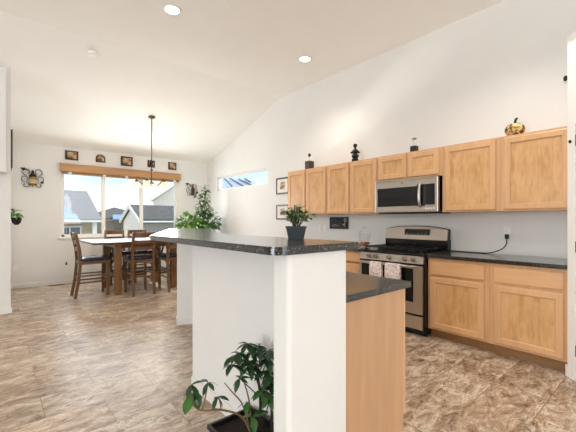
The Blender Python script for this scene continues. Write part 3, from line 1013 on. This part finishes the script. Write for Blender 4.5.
for k in range(5):
    a = R(-17) + k * R(72)
    d = Vector((-math.sin(R(18.7)), -math.cos(R(18.7)), 0)) * math.cos(a) + Vector((math.cos(R(18.7)), -math.sin(R(18.7)), 0)) * math.sin(a); c = Vector((cx, cy, 0))
    arm = smooth_path([c + d * .012 + Vector((0, 0, 2.02)), c + d * .07 + Vector((0, 0, 1.955)), c + d * .15 + Vector((0, 0, 1.965)), c + d * .22 + Vector((0, 0, 2.025)), c + d * .26 + Vector((0, 0, 2.035))])
    am = MB().tube(arm, .007, 8).build('arm', M['bronze'], t, True)
    e = c + d * .26
    MB().lathe([(.008, .035), (.024, .018), (.030, 0), (.03, -.012)], (e.x, e.y, 2.02), 14).build('socket', M['bronze'], am, True)
    MB().lathe([(.026, 0), (.042, -.022), (.062, -.07), (.080, -.11), (.076, -.108), (.058, -.07), (.038, -.022), (.002, -.004)], (e.x, e.y, 2.013), 20).build('shade', M['frosted'], am, True)
pl = bpy.data.lights.new('chandelier_bulbs', 'POINT'); pl.energy = 20; pl.color = (1, .90, .76); pl.shadow_soft_size = .12
po = bpy.data.objects.new('chandelier_bulbs', pl); COL.objects.link(po); po.location = (cx, cy, 1.83)

# ------------------------------------------------------------------ dining window dressing and wall decor
t = thing('window_valance', 'wooden valance with raised blind across the top of the dining window', 'valance', (2.2, D, 2.26))
mb = MB(); mb.box(.955, 3.445, D - .095, D - .075, 2.285, 2.425, .004); mb.box(.955, .975, D - .076, D - .001, 2.285, 2.425); mb.box(3.425, 3.445, D - .076, D - .001, 2.285, 2.425)
mb.box(.945, 3.455, D - .105, D - .001, 2.41, 2.43, .004); mb.box(.95, 3.45, D - .10, D - .07, 2.275, 2.295, .004)
mb.build('cornice', M['valance'], t)
mb = MB()
for k in range(5):
    mb.box(.985, 3.415, D - .068, D - .02, 2.242 + k * .012, 2.248 + k * .012)
mb.box(.985, 3.415, D - .066, D - .022, 2.222, 2.240, .003)
mb.build('raised_blind', M['valance'], t)
for x in (1.12, 1.75, 2.2, 2.65, 3.3):
    MB().box(x - .03, x + .03, D - .072, D - .068, 2.225, 2.27).build('blind_tape', M['white_plastic'], t)
mb = MB(); mb.tube([(1.06, D - .03, 2.24), (1.062, D - .03, .45)], .0025, 6); mb.build('pull_cord', M['trim'], t)
MB().lathe([(.006, .06), (.014, .04), (.016, 0), (.006, -.01)], (1.062, D - .03, .385), 10).build('cord_tassel', M['brown_box'], t, True)

def plaque(label, x0, x1, z0, z1, shape='square'):
    t = thing('wall_plaque', label, 'plaque', ((x0 + x1) / 2, D, z0), 'small plaques above the dining window')
    mb = MB(); cxx = (x0 + x1) / 2
    def P2(u, v): return (x0 + (x1 - x0) * u, z0 + (z1 - z0) * v)
    if shape == 'arch':
        pts = [(0, 0), (1, 0)] + [(.5 + .5 * math.cos(a), .5 + .5 * math.sin(a)) for a in [PI * k / 10 for k in range(11)]]
    else:
        pts = [(0, 0), (1, 0), (1, 1), (0, 1)]
    mb.slab([(P2(u, v)[0], D - .022, P2(u, v)[1]) for u, v in pts], (0, .021, 0))
    mb.build('board', M['plaque_frame'], t)
    mb = MB()
    pts2 = [(.5 + (u - .5) * .72, .5 + (v - .5) * .72) for u, v in pts]
    mb.slab([(P2(u, v)[0], D - .026, P2(u, v)[1]) for u, v in pts2], (0, .004, 0))
    mb.build('picture', M['art_brown'], t)
    mb = MB()
    if shape == 'arch':
        for rr in (.24, .12):
            mb.tube([(P2(.5 + rr * math.cos(a), 0)[0], D - .028, P2(0, .42 + rr * math.sin(a))[1]) for a in [PI * k / 8 for k in range(9)]], .008, 6)
    elif shape == 'stack':
        mb.box(cxx - .05, cxx + .05, D - .034, D - .026, z0 + .03, z0 + .07, .004); mb.lathe([(.04, 0), (.035, -.01)], (cxx, D - .026, z0 + .115), 14, 'y')
    else:
        mb.box(x0 + (x1 - x0) * .25, x0 + (x1 - x0) * .62, D - .032, D - .026, z0 + (z1 - z0) * .42, z0 + (z1 - z0) * .72, .004)
        mb.tube([(x0 + (x1 - x0) * .2, D - .029, z0 + (z1 - z0) * .3), (cxx, D - .029, z0 + (z1 - z0) * .36), (x1 - (x1 - x0) * .2, D - .029, z0 + (z1 - z0) * .26)], .007, 6)
    mb.build('relief', M['label_cream'] if shape != 'stack' else M['iron'], t)
plaque('leftmost of the small dark plaques above the dining window', 1.044, 1.275, 2.525, 2.712)
plaque('arch-shaped small plaque above the dining window', 1.595, 1.78, 2.535, 2.705, 'arch')
plaque('widest square plaque in the middle of the row above the dining window', 2.092, 2.342, 2.512, 2.722)
plaque('narrow plaque behind the chandelier rod above the dining window', 2.675, 2.84, 2.535, 2.700, 'stack')
plaque('rightmost of the small dark plaques above the dining window', 3.165, 3.362, 2.525, 2.708)

def scroll(c, r, a0, turns, n=16, sx=1):
    return [(c[0] + sx * r * (1 - .45 * k / n) * math.cos(a0 + turns * 2 * PI * k / n), D - .02, c[1] + r * (1 - .45 * k / n) * math.sin(a0 + turns * 2 * PI * k / n)) for k in range(n + 1)]
def bottle_sconce(name, label, cx, cz, sc, jar):
    t = thing(name, label, 'wall decor', (cx, D, cz))
    mb = MB()
    for sx in (-1, 1):
        mb.tube(scroll((cx + sx * .105 * sc, cz + .15 * sc), .085 * sc, -PI / 2, .95, 20, sx), .007 * sc, 6)
        mb.tube(scroll((cx + sx * .14 * sc, cz - .01 * sc), .075 * sc, -PI / 2, .9, 20, sx), .007 * sc, 6)
        mb.tube(scroll((cx + sx * .12 * sc, cz - .15 * sc), .065 * sc, PI / 2, .9, 20, sx), .007 * sc, 6)
    mb.tube([(cx - .03 * sc, D - .015, cz + .12 * sc), (cx - .15 * sc, D - .015, cz + .235 * sc), (cx - .22 * sc, D - .015, cz + .225 * sc)], .009 * sc, 6)
    mb.tube([(cx, D - .012, cz + .2 * sc), (cx, D - .012, cz - .2 * sc)], .008 * sc, 6)
    for z in (cz - .02 * sc, cz - .14 * sc):
        mb.tube([(cx + .078 * sc * math.cos(k * PI / 6), D - .075 + .078 * sc * math.sin(k * PI / 6), z) for k in range(13)], .006 * sc, 6)
    for dx, dz in ((.18, -.08), (-.17, .2)):
        mb.lathe([(.004, -.024), (.022, -.012), (.026, .004), (.004, .026)], (cx + dx * sc, D - .03, cz + dz * sc), 8)
    mb.build('scrollwork', M['iron'], t, True)
    yy = D - .078
    if jar:
        MB().lathe([(.06 * sc, -.17 * sc), (.072 * sc, -.155 * sc), (.072 * sc, .03 * sc), (.05 * sc, .055 * sc)], (cx, yy, cz), 18).build('jar', M['amber'], t, True)
        MB().lathe([(.073 * sc, -.12 * sc), (.074 * sc, -.11 * sc), (.074 * sc, -.02 * sc), (.073 * sc, -.01 * sc)], (cx, yy, cz), 18).build('label_band', M['label_cream'], t, True)
        MB().lathe([(.076 * sc, .03 * sc), (.07 * sc, .075 * sc), (.03 * sc, .11 * sc), (.022 * sc, .17 * sc), (.01 * sc, .175 * sc)], (cx, yy, cz), 18).build('cap', M['iron'], t, True)
    else:
        MB().lathe([(.05 * sc, -.2 * sc), (.056 * sc, -.19 * sc), (.056 * sc, .02 * sc), (.045 * sc, .06 * sc), (.02 * sc, .10 * sc), (.018 * sc, .19 * sc), (.014 * sc, .20 * sc)], (cx, yy, cz), 18).build('bottle', M['wine_glass_bottle'], t, True)
        MB().lathe([(.057 * sc, -.12 * sc), (.0575 * sc, -.11 * sc), (.0575 * sc, -.03 * sc), (.057 * sc, -.02 * sc)], (cx, yy, cz), 18).build('bottle_label', M['plaque_frame'], t, True)
bottle_sconce('iron_jar_sconce', 'black scrolled iron holder with an amber jar on the wall left of the dining window', .515, 2.09, .84, True)
bottle_sconce('iron_bottle_sconce', 'scrolled iron holder with a red wine bottle on the wall right of the dining window', 3.77, 2.06, .72, False)

t = thing('floor_vent', 'brown floor register by the baseboard below the dining window', 'vent', (.9, 8.06, 0))
MB().box(.76, 1.02, 8.03, 8.13, 0.0005, .006, .002).build('plate', M['brown_box'], t)
mb = MB()
for k in range(9):
    mb.box(.775 + k * .027, .788 + k * .027, 8.045, 8.115, .006, .008)
mb.build('louvres', M['black_matte'], t)

# picture frame on the hidden side of the left wall, and wall planter
t = thing('side_picture', 'black picture frame seen edge-on at the left wall end', 'picture', (LX, 6.3, 2.04))
MB().box(LX + .001, LX + .022, 6.12, 6.5, 2.02, 2.56, .003).build('frame', M['frame_black'], t)
MB().box(LX + .0215, LX + .024, 6.15, 6.47, 2.05, 2.53).build('print', M['art_sepia'], t)

# ------------------------------------------------------------------ plants
def rnd(a, b): return random.uniform(a, b)
def bush(mb, c, rx, ry, rz, n, ln, wd, droop=.3):
    for _ in range(n):
        th, ph = rnd(0, 2 * PI), math.acos(rnd(-.5, 1))
        rr = rnd(.35, 1.0)
        d = Vector((math.sin(ph) * math.cos(th), math.sin(ph) * math.sin(th), math.cos(ph)))
        p = Vector(c) + Vector((d.x * rx * rr, d.y * ry * rr, d.z * rz * rr))
        dd_ = (d + Vector((rnd(-.6, .6), rnd(-.6, .6), rnd(-.5, .3)))).normalized()
        s_ = rnd(.7, 1.2)
        mb.leaf(p, dd_, ln * s_, wd * s_, Vector((rnd(-.5, .5), rnd(-.5, .5), 1)), .2, droop)

t = thing('wall_planter', 'small green plant in a dark wall pocket at the left wall end', 'plant', (LX, 6.25, 1.25))
MB().lathe([(.02, -.03), (.05, .0), (.065, .07), (.06, .075), (.05, .07)], (LX + .068, 6.25, 1.25), 16).build('wall_pot', M['black_matte'], t, True)
mb = MB(); bush(mb, (LX + .055, 6.25, 1.375), .055, .09, .06, 46, .07, .04, .5); mb.build('foliage', M['leaf_light'], t)
MB().lathe([(.048, 0), (.048, .006)], (LX + .068, 6.25, 1.312), 14).build('soil', M['soil'], t)

# tall vine plant in the dining corner, its pot on a stand behind the bar
gx, gy = 3.60, 7.35
t = thing('corner_plant', 'tall leafy climbing plant in the dining corner behind the bar', 'plant', (gx, gy, 0))
MB().lathe([(.15, 0), (.16, .02), (.20, .40), (.215, .44), (.20, .44), (.18, .40)], (gx, gy, .42), 24).build('pot', M['pot_gray'], t, True)
mb = MB()
for k in range(4):
    a = PI / 4 + k * PI / 2
    mb.box(gx + .17 * math.cos(a) - .018, gx + .17 * math.cos(a) + .018, gy + .17 * math.sin(a) - .018, gy + .17 * math.sin(a) + .018, 0, .40)
mb.box(gx - .18, gx + .18, gy - .18, gy + .18, .385, .419, .004)
mb.build('plant_stand', M['dark_wood'], t)
MB().lathe([(.178, 0), (.178, .01)], (gx, gy, .82), 20).build('soil', M['soil'], t)
mb = MB()
bush(mb, (gx - .28, gy, 1.22), .30, .26, .22, 230, .105, .06, .4)
bush(mb, (gx - .05, gy, 1.10), .42, .3, .24, 200, .105, .06, .4)
mb.build('trailing_foliage', M['leaf_light'], t)
mb = MB()
bush(mb, (gx + .20, gy, 1.22), .28, .25, .26, 250, .10, .055, .4)
bush(mb, (gx + .10, gy, 1.50), .18, .16, .24, 160, .085, .05, .4)
bush(mb, (gx + .10, gy, 1.76), .10, .10, .18, 66, .08, .045, .4)
bush(mb, (gx + .13, gy, 2.0), .08, .08, .12, 22, .085, .05, .4)
bush(mb, (gx - .08, gy, 1.86), .09, .06, .05, 14, .08, .045, .4)
mb.build('climbing_foliage', M['leaf'], t)
mb = MB()
mb.tube(smooth_path([(gx + .05, gy, .82), (gx + .08, gy, 1.3), (gx + .12, gy, 1.7), (gx + .12, gy, 2.12)]), .009, 6)
mb.tube(smooth_path([(gx + .05, gy, 1.5), (gx - .02, gy, 1.75), (gx - .12, gy, 1.86)]), .006, 6)
mb.tube(smooth_path([(gx - .02, gy, .82), (gx - .2, gy, 1.15), (gx - .35, gy, 1.25)]), .007, 6)
mb.build('vine_stems', M['stem'], t)

# small plant on the bar
bx, by = 1.298, 1.446
t = thing('potted_plant', 'small green plant in a square slate pot on the bar top', 'plant', (bx, by, ZB1))
mb = MB(); bm = mb.bm
def sq(r, z):
    rot = Matrix.Rotation(-R(40), 2)
    return [bm.verts.new((bx + (rot @ Vector((sx * r, sy * r))).x, by + (rot @ Vector((sx * r, sy * r))).y, z)) for sx, sy in ((-1, -1), (1, -1), (1, 1), (-1, 1))]
rs = [sq(.043, ZB1), sq(.0555, ZB1 + .062), sq(.059, ZB1 + .062), sq(.060, ZB1 + .072), sq(.050, ZB1 + .072), sq(.048, ZB1 + .062)]
bm.faces.new(rs[0])
for a_, b_ in zip(rs, rs[1:]):
    for k in range(4):
        bm.faces.new([a_[k], a_[(k + 1) % 4], b_[(k + 1) % 4], b_[k]])
bm.faces.new(rs[-1])
mb.build('pot', M['pot_gray'], t)
MB().lathe([(.045, 0), (.045, .004)], (bx, by, ZB1 + .0625), 12).build('soil', M['soil'], t)
mb = MB(); st_ = MB()
for k in range(17):
    a = k * 2.4 + .3
    rr = rnd(.02, .125); hh = rnd(.11, .165) - rr * .5
    tip = Vector((bx + rr * math.cos(a), by + rr * math.sin(a), ZB1 + .05 + hh))
    base = Vector((bx + .012 * math.cos(a), by + .012 * math.sin(a), ZB1 + .06))
    st_.tube(smooth_path([base, base.lerp(tip, .5) + Vector((0, 0, .015)), tip], 4), .0022, 6)
    for j in range(14):
        f_ = rnd(.4, 1.05)
        p = base.lerp(tip, f_) + Vector((0, 0, .012 * (1 - abs(2 * f_ - 1))))
        th = rnd(0, 2 * PI)
        mb.leaf(p, (math.cos(th), math.sin(th), rnd(-.3, .6)), rnd(.028, .042), rnd(.019, .028), (0, 0, 1), .2, .3)
mb.build('foliage', M['leaf_mid'], t)
st_.build('stems', M['stem_dark'], t)

# umbrella plant in the black tray behind the white post
t = thing('floor_plant', 'umbrella plant in a rectangular black planter on the floor beside the half wall', 'plant', (.98, 1.42, 0))
x0, x1, y0, y1 = .842, 1.125, 1.19, 1.64
mb = MB(); bm = mb.bm
def rect(i, z):
    return [bm.verts.new(p) for p in ((x0 + i, y0 + i, z), (x1 - i, y0 + i, z), (x1 - i, y1 - i, z), (x0 + i, y1 - i, z))]
rs = [rect(.03, 0), rect(.008, .18), rect(0, .182), rect(0, .205), rect(.014, .205), rect(.016, .17)]
bm.faces.new(rs[0])
for a_, b_ in zip(rs, rs[1:]):
    for k in range(4):
        bm.faces.new([a_[k], a_[(k + 1) % 4], b_[(k + 1) % 4], b_[k]])
bm.faces.new(rs[-1])
mb.build('planter', M['pot_black'], t)
MB().box(x0 + .018, x1 - .018, y0 + .018, y1 - .018, .165, .18).build('soil', M['soil'], t)
def umbel(mb, c, d, n, ln, wd, out=.9):
    c = Vector(c)
    for k in range(n):
        a = 2 * PI * k / n + rnd(-.2, .2)
        v_ = Vector((math.cos(a) * out, math.sin(a) * out, rnd(-.75, .1)))
        s_ = rnd(.8, 1.15)
        mb.leaf(c, v_, ln * s_, wd * s_, Vector((rnd(-.2, .2), rnd(-.2, .2), 1)), .18, .25)
st_ = MB(); dk = MB(); lt = MB(); old = MB()
trunk = smooth_path([(1.06, 1.46, .17), (1.065, 1.47, .33), (1.055, 1.48, .46), (1.03, 1.49, .58)])
st_.tube(trunk, .009, 8, r_end=.005)
st_.tube(smooth_path([(1.09, 1.40, .17), (1.10, 1.42, .35), (1.10, 1.44, .5)]), .008, 8, r_end=.005)
for c, n, ln, wd in (((1.0, 1.50, .635), 7, .075, .034), ((1.05, 1.46, .625), 7, .075, .034), ((.925, 1.50, .585), 7, .072, .034), ((.965, 1.47, .56), 7, .08, .036), ((.905, 1.5, .55), 5, .07, .032), ((.95, 1.5, .60), 6, .07, .032), ((1.03, 1.5, .585), 7, .08, .034),
                    ((1.09, 1.44, .55), 7, .08, .034), ((1.03, 1.5, .51), 6, .08, .034), ((1.10, 1.43, .46), 7, .08, .034), ((.955, 1.5, .465), 5, .065, .026), ((1.08, 1.42, .60), 8, .08, .034), ((1.0, 1.48, .54), 6, .075, .034), ((1.12, 1.45, .41), 6, .08, .034), ((1.08, 1.44, .49), 6, .08, .034)):
    umbel(dk, c, None, n, ln, wd)
    st_.tube([c, Vector(c).lerp(Vector((1.06, 1.47, c[2] - .12)), .9)], .003, 6)
for c, n, ln, wd in (((1.05, 1.43, .40), 7, .085, .04), ((1.09, 1.41, .36), 6, .08, .04), ((.965, 1.45, .36), 3, .07, .032), ((.985, 1.42, .29), 3, .09, .05)):
    umbel(lt, c, None, n, ln, wd)
    st_.tube([c, Vector(c).lerp(Vector((1.05, 1.44, .2)), .9)], .003, 6)
# the long arching side branch that hangs out to the left
br_ = smooth_path([(.975, 1.40, .17), (.93, 1.43, .30), (.83, 1.47, .36), (.745, 1.5, .375), (.70, 1.5, .42), (.685, 1.5, .50), (.70, 1.5, .52)])
old.tube(br_, .006, 8, r_end=.003)
old.tube(smooth_path([(.985, 1.43, .17), (.95, 1.46, .34), (.90, 1.49, .42), (.865, 1.5, .47)]), .005, 8, r_end=.002)
old.tube(smooth_path([(1.0, 1.44, .17), (.985, 1.46, .36), (.965, 1.48, .46)]), .005, 8, r_end=.003)
for c, n, ln, wd in (((.69, 1.5, .515), 5, .075, .03), ((.775, 1.5, .50), 4, .065, .026), ((.715, 1.5, .475), 4, .06, .025), ((.82, 1.49, .42), 5, .07, .03)):
    umbel(dk, c, None, n, ln, wd, .5)
for b_, d in (((.685, 1.5, .48), (-.25, 0, -1)), ((.70, 1.5, .48), (.35, 0, -1))):
    lt.leaf(b_, d, .10, .055, (0, -1, .2), .15, .05)
old.tube(smooth_path([(.745, 1.5, .375), (.76, 1.5, .43), (.775, 1.5, .5)]), .003, 6)
old.tube(smooth_path([(.83, 1.47, .36), (.83, 1.485, .4), (.82, 1.49, .42)]), .003, 6)
st_.build('stems', M['stem_dark'], t, True); old.build('bare_branches', M['stem'], t, True)
dk.build('dark_foliage', M['leaf_dark'], t); lt.build('bright_foliage', M['leaf'], t)

# ------------------------------------------------------------------ dining table and chairs
tx0, tx1, ty0, ty1, tz = 1.17, 2.98, 6.17, 7.46, .92
t = thing('dining_table', 'square counter-height dark wooden dining table by the window', 'table', ((tx0 + tx1) / 2, (ty0 + ty1) / 2, 0))
mb = MB(); mb.prism(rounded([(tx0, ty0, .04), (tx1, ty0, .04), (tx1, ty1, .04), (tx0, ty1, .04)], 0), tz - .035, tz, .006)
mb.build('tabletop', M['table_wood'], t)
mb = MB()
for y in (6.36, 7.24):
    mb.box(1.55, 2.60, y - .015, y + .015, tz - .115, tz - .036)
for x in (1.56, 2.57):
    mb.box(x - .015, x + .015, 6.36, 7.24, tz - .115, tz - .036)
mb.build('apron', M['dark_wood'], t)
for x, y in ((1.585, 6.38), (2.565, 6.38), (1.585, 7.22), (2.565, 7.22)):
    MB().box(x - .055, x + .055, y - .045, y + .045, 0, tz - .036, .006).build('leg', M['oak_brown'], t)
mb = MB()
for x in (1.585, 2.565):
    mb.box(x - .025, x + .025, 6.42, 7.18, .27, .34, .004)
mb.box(1.61, 2.54, 6.775, 6.825, .275, .335, .004)
mb.build('stretcher', M['dark_wood'], t)
mb = MB()
for x in (1.585, 2.565):
    for s_ in (-1, 1):
        c = 6.8
        MB().tube([(x, c + s_ * .38, .36), (x, c + s_ * .05, tz - .10)], .022, 4).build('brace', M['table_wood'], t)
for y in (6.40, 7.20):
    for xa, xb in ((1.64, 1.92), (2.51, 2.23)):
        MB().tube([(xa, y, .40), (xb, y, tz - .09)], .020, 4).build('brace', M['table_wood'], t)
tag(MB().prism(rounded([(1.40, 6.50, .05), (1.95, 6.50, .05), (1.95, 7.2, .05), (1.40, 7.2, .05)], 0), tz + .0005, tz + .004).build('place_mat', M['cloth_gray']), 'pale cloth lying on the left half of the dining table', 'table mat')

# chair prototype, faces +Y, origin on the floor under its middle
CW, CB, CF, SZ = .385, -.24, .25, .615
ch = thing('dining_chair', 'x', 'chair', (0, 0, 0), 'counter-height dining chairs round the table')
MB().box(-CW / 2 - .005, CW / 2 + .005, CB + .06, CF + .02, SZ - .065, SZ - .01, .005).build('seat_frame', M['dark_wood'], ch)
mb = MB(); mb.box(-CW / 2 - .012, CW / 2 + .012, CB + .07, CF + .03, SZ - .01, SZ + .045, .018); mb.build('seat_cushion', M['cushion'], ch, True)
def post(x):
    mb = MB(); bm = mb.bm
    prev = None
    for y, z in ((CB - .0, 0), (CB + .05, .3), (CB + .075, .6), (CB + .06, .8), (CB + .0, 1.085)):
        wd = .019
        r_ = [bm.verts.new((x + a, y + b, z)) for a, b in ((-wd, -.022), (wd, -.022), (wd, .022), (-wd, .022))]
        if prev:
            for k in range(4):
                bm.faces.new([prev[k], prev[(k + 1) % 4], r_[(k + 1) % 4], r_[k]])
        else:
            bm.faces.new(r_)
        prev = r_
    bm.faces.new(prev)
    return mb
for x in (-CW / 2 + .019, CW / 2 - .019):
    post(x).build('rear_leg', M['dark_wood'], ch)
for x in (-CW / 2 + .022, CW / 2 - .022):
    MB().box(x - .02, x + .02, CF - .03, CF + .012, 0, SZ - .02, .004).build('front_leg', M['dark_wood'], ch)
def ypost(z):
    return CB + .075 - (max(0, z - .6) / .485) ** 1.5 * .075
for z, h_ in ((1.035, .085), (.915, .06), (.80, .06)):
    mb = MB(); bm = mb.bm
    rows = []
    for k in range(7):
        s_ = k / 6 * 2 - 1
        y = ypost(z) - .018 * (1 - s_ * s_)
        x = s_ * (CW / 2 - .03)
        rows.append([bm.verts.new(p) for p in ((x, y - .009, z - h_ / 2), (x, y + .009, z - h_ / 2), (x, y + .009, z + h_ / 2), (x, y - .009, z + h_ / 2))])
    for a_, b_ in zip(rows, rows[1:]):
        for k in range(4):
            bm.faces.new([a_[k], a_[(k + 1) % 4], b_[(k + 1) % 4], b_[k]])
    bm.faces.new(rows[0]); bm.faces.new(rows[-1])
    mb.build('back_slat', M['dark_wood'], ch)
for x in (-CW / 2 + .02, CW / 2 - .02):
    for z in (.25, .36):
        MB().box(x - .010, x + .010, CB + .045, CF - .02, z - .012, z + .012).build('side_stretcher', M['dark_wood'], ch)
MB().box(-CW / 2 + .03, CW / 2 - .03, CF - .018, CF + .002, .27, .31).build('front_stretcher', M['dark_wood'], ch)
MB().box(-CW / 2 + .03, CW / 2 - .03, CB + .045, CB + .065, .30, .325).build('rear_stretcher', M['dark_wood'], ch)
spots = [((1.205, 6.645, 0), -PI / 2, 'dining chair at the left end of the table, its side to us'),
         ((1.915, 6.265, 0), 0, 'dining chair at the near side of the table, its ladder back fully to us'),
         ((2.515, 6.25, 0), 0, 'dining chair at the near side of the table, partly hidden by the bar top corner'),
         ((1.875, 7.60, 0), PI, 'left one of the two dining chairs on the window side of the table'),
         ((2.33, 7.60, 0), PI, 'right one of the two dining chairs on the window side of the table')]
for i, (loc, rz, lab) in enumerate(spots):
    if i == 0: continue
    dup(ch, loc, rz, lab)
ch.location = spots[0][0]; ch.rotation_euler = (0, 0, spots[0][1]); ch['label'] = spots[0][2]

# ------------------------------------------------------------------ outside
struct('ground', MB().box(-40, 60, D + .3, 80, -2.9, -2.8), M['grass'])
def gable_x(mb, x0, x1, yn, ym, yf, ze, zr, th=.10):
    """roof with its ridge along x"""
    mb.slab([(x0, yn, ze), (x1, yn, ze), (x1, ym, zr), (x0, ym, zr)], (0, 0, th))
    mb.slab([(x0, yf, ze), (x1, yf, ze), (x1, ym, zr), (x0, ym, zr)], (0, 0, th))

t = thing('house', 'neighbouring tan house with a big gray hip roof, left pane of the dining window', 'house', (1, 20, -2.8), 'houses outside the dining window')
MB().slab([(3.62, 18.45, -2.8), (3.62, 25.5, -2.8), (3.62, 25.5, 1.38), (3.62, 22, 2.88), (3.62, 18.45, 1.38)], (-10, 0, 0)).build('wall', M['siding_tan'], t)
mb = MB()
mb.slab([(-8, 18, 1.24), (3.78, 18, 1.24), (3.85, 22, 2.85), (-8, 22, 2.85)], (0, 0, .09))
mb.slab([(-8, 26, 1.24), (3.78, 26, 1.24), (3.85, 22, 2.85), (-8, 22, 2.85)], (0, 0, .09))
mb.build('roof', M['roof_gray'], t)
mb = MB(); mb.slab([(-4, 17.1, 1.30), (2.74, 17.1, 1.30), (1.85, 18.48, 2.37), (-4, 18.48, 2.37)], (0, 0, .06)); mb.slab([(-4, 20.6, 2.36), (1.85, 20.6, 2.36), (1.85, 18.48, 2.37), (-4, 18.48, 2.37)], (0, 0, .06)); mb.build('porch_roof', M['roof_blue'], t)
mb = MB(); mb.box(-8, 3.8, 17.96, 18.0, 1.20, 1.29); mb.box(-4, 2.74, 17.06, 17.1, 1.24, 1.32); mb.build('fascia', M['fascia'], t)
wf = MB().box(2.05, 3.0, 18.38, 18.45, .40, 1.02).build('window', M['fascia'], t)
MB().box(2.12, 2.50, 18.36, 18.38, .47, .95).build('pane', M['outside_glass'], wf); MB().box(2.56, 2.93, 18.36, 18.38, .47, .95).build('pane', M['outside_glass'], wf)
MB().box(3.42, 3.60, 18.2, 18.44, -2.8, 1.25).build('porch_post', M['fascia'], t)

t = thing('house', 'distant low gray-roofed house seen in the gap of the middle window pane', 'house', (7.4, 28, -2.8), 'houses outside the dining window')
MB().box(5.2, 9.2, 26.2, 33, -2.8, 1.30).build('wall', M['siding_gray'], t)
mb = MB()
mb.slab([(4.9, 26, 1.32), (9.5, 26, 1.32), (7.05, 29.5, 2.22)], (0, 0, .1)); mb.slab([(4.9, 26, 1.32), (4.9, 33, 1.32), (7.05, 29.5, 2.22)], (0, 0, .1)); mb.slab([(9.5, 26, 1.32), (9.5, 33, 1.32), (7.05, 29.5, 2.22)], (0, 0, .1)); mb.slab([(4.9, 33, 1.32), (9.5, 33, 1.32), (7.05, 29.5, 2.22)], (0, 0, .1))
mb.build('roof', M['roof_dark'], t)
mb = MB(); mb.slab([(5.9, 25.0, 1.29), (8.2, 25.0, 1.29), (8.0, 26.3, 1.62), (6.2, 26.3, 1.62)], (0, 0, .08)); mb.build('porch_roof', M['roof_blue'], t)
for x in (6.6, 7.6, 8.6):
    MB().box(x - .3, x + .3, 26.15, 26.2, -.3, .7).build('window', M['outside_glass'], t)

t = thing('house', 'neighbouring white gable house with a dark shingle roof behind the chandelier', 'house', (5.8, 17.5, -2.8), 'houses outside the dining window')
mb = MB(); gx0, gx1 = 4.95, 6.6
mb.slab([(gx0, 16.15, -2.8), (gx0, 18.85, -2.8), (gx0, 18.85, 1.28), (gx0, 17.5, 1.88), (gx0, 16.15, 1.28)], (2.2, 0, 0))
mb.build('gable_wall', M['siding_white'], t)
MB().box(gx0 + .02, gx0 + 2.2, 16.10, 16.15, -2.8, 1.24).build('side_wall', M['siding_gray'], t)
mb = MB(); gable_x(mb, 4.86, 7.4, 15.95, 17.5, 19.05, 1.24, 1.96, .09); mb.build('roof', M['roof_dark'], t)
mb = MB()
mb.slab([(4.80, 15.93, 1.14), (4.80, 17.5, 1.88), (4.80, 17.5, 2.06), (4.80, 15.93, 1.32)], (.06, 0, 0)); mb.slab([(4.80, 19.07, 1.14), (4.80, 17.5, 1.88), (4.80, 17.5, 2.06), (4.80, 19.07, 1.32)], (.06, 0, 0))
mb.box(4.86, 7.4, 15.91, 15.96, 1.19, 1.26)
mb.build('fascia', M['fascia'], t)

t = thing('house', 'tall pale house with a steep eave at the right edge of the dining window', 'house', (10, 24, -2.8), 'houses outside the dining window')
MB().slab([(7.75, 22.6, -2.8), (13, 22.6, -2.8), (13, 22.6, 4.0), (10.6, 22.6, 4.75), (7.75, 22.6, 2.75)], (5, 8, 0)).build('wall', M['siding_white'], t)
mb = MB(); mb.slab([(7.3, 22, 2.55), (10.6, 22, 4.9), (16.2, 31, 4.9), (12.9, 31, 2.55)], (0, 0, .12)); mb.slab([(13.9, 22, 2.55), (10.6, 22, 4.9), (16.2, 31, 4.9), (19.5, 31, 2.55)], (0, 0, .12)); mb.build('roof', M['roof_gray'], t)
mb = MB(); mb.slab([(7.3, 21.9, 2.45), (10.6, 21.9, 4.8), (10.6, 21.9, 5.03), (7.3, 21.9, 2.68)], (0, .1, 0)); mb.build('fascia', M['fascia'], t)
mb = MB(); mb.slab([(7.3, 22.0, 2.50), (7.7, 22.6, 2.50), (10.9, 22.6, 4.85), (10.6, 22.0, 4.85)], (0, 0, .04)); mb.build('soffit', M['soffit'], t)

t = thing('house', 'pale blue-gray roofed house seen through the high narrow kitchen window', 'house', (11, 16, -2.8))
MB().box(10.2, 18, 12.5, 19.5, -2.8, 2.7).build('wall', M['siding_white'], t)
MB().slab([(10, 13.6, 2.7), (10, 19.0, 2.7), (11.25, 19.9, 4.0), (10.6, 15.2, 3.32)], (0, 0, .1)).build('roof', M['roof_pale'], t)
for (a_, b_) in (((11.13, 19.2, 3.87), (10.46, 17.14, 3.17)), ((11.03, 18.3, 3.77), (10.36, 15.83, 3.07)), ((10.85, 17.0, 3.58), (10.26, 14.7, 2.97)), ((10.80, 16.3, 3.55), (10.55, 15.4, 3.27))):
    MB().tube([Vector(a_) + Vector((-.08, 0, .12)), Vector(b_) + Vector((-.08, 0, .12))], .042, 6).build('roof_rib', M['rib_blue'], t)
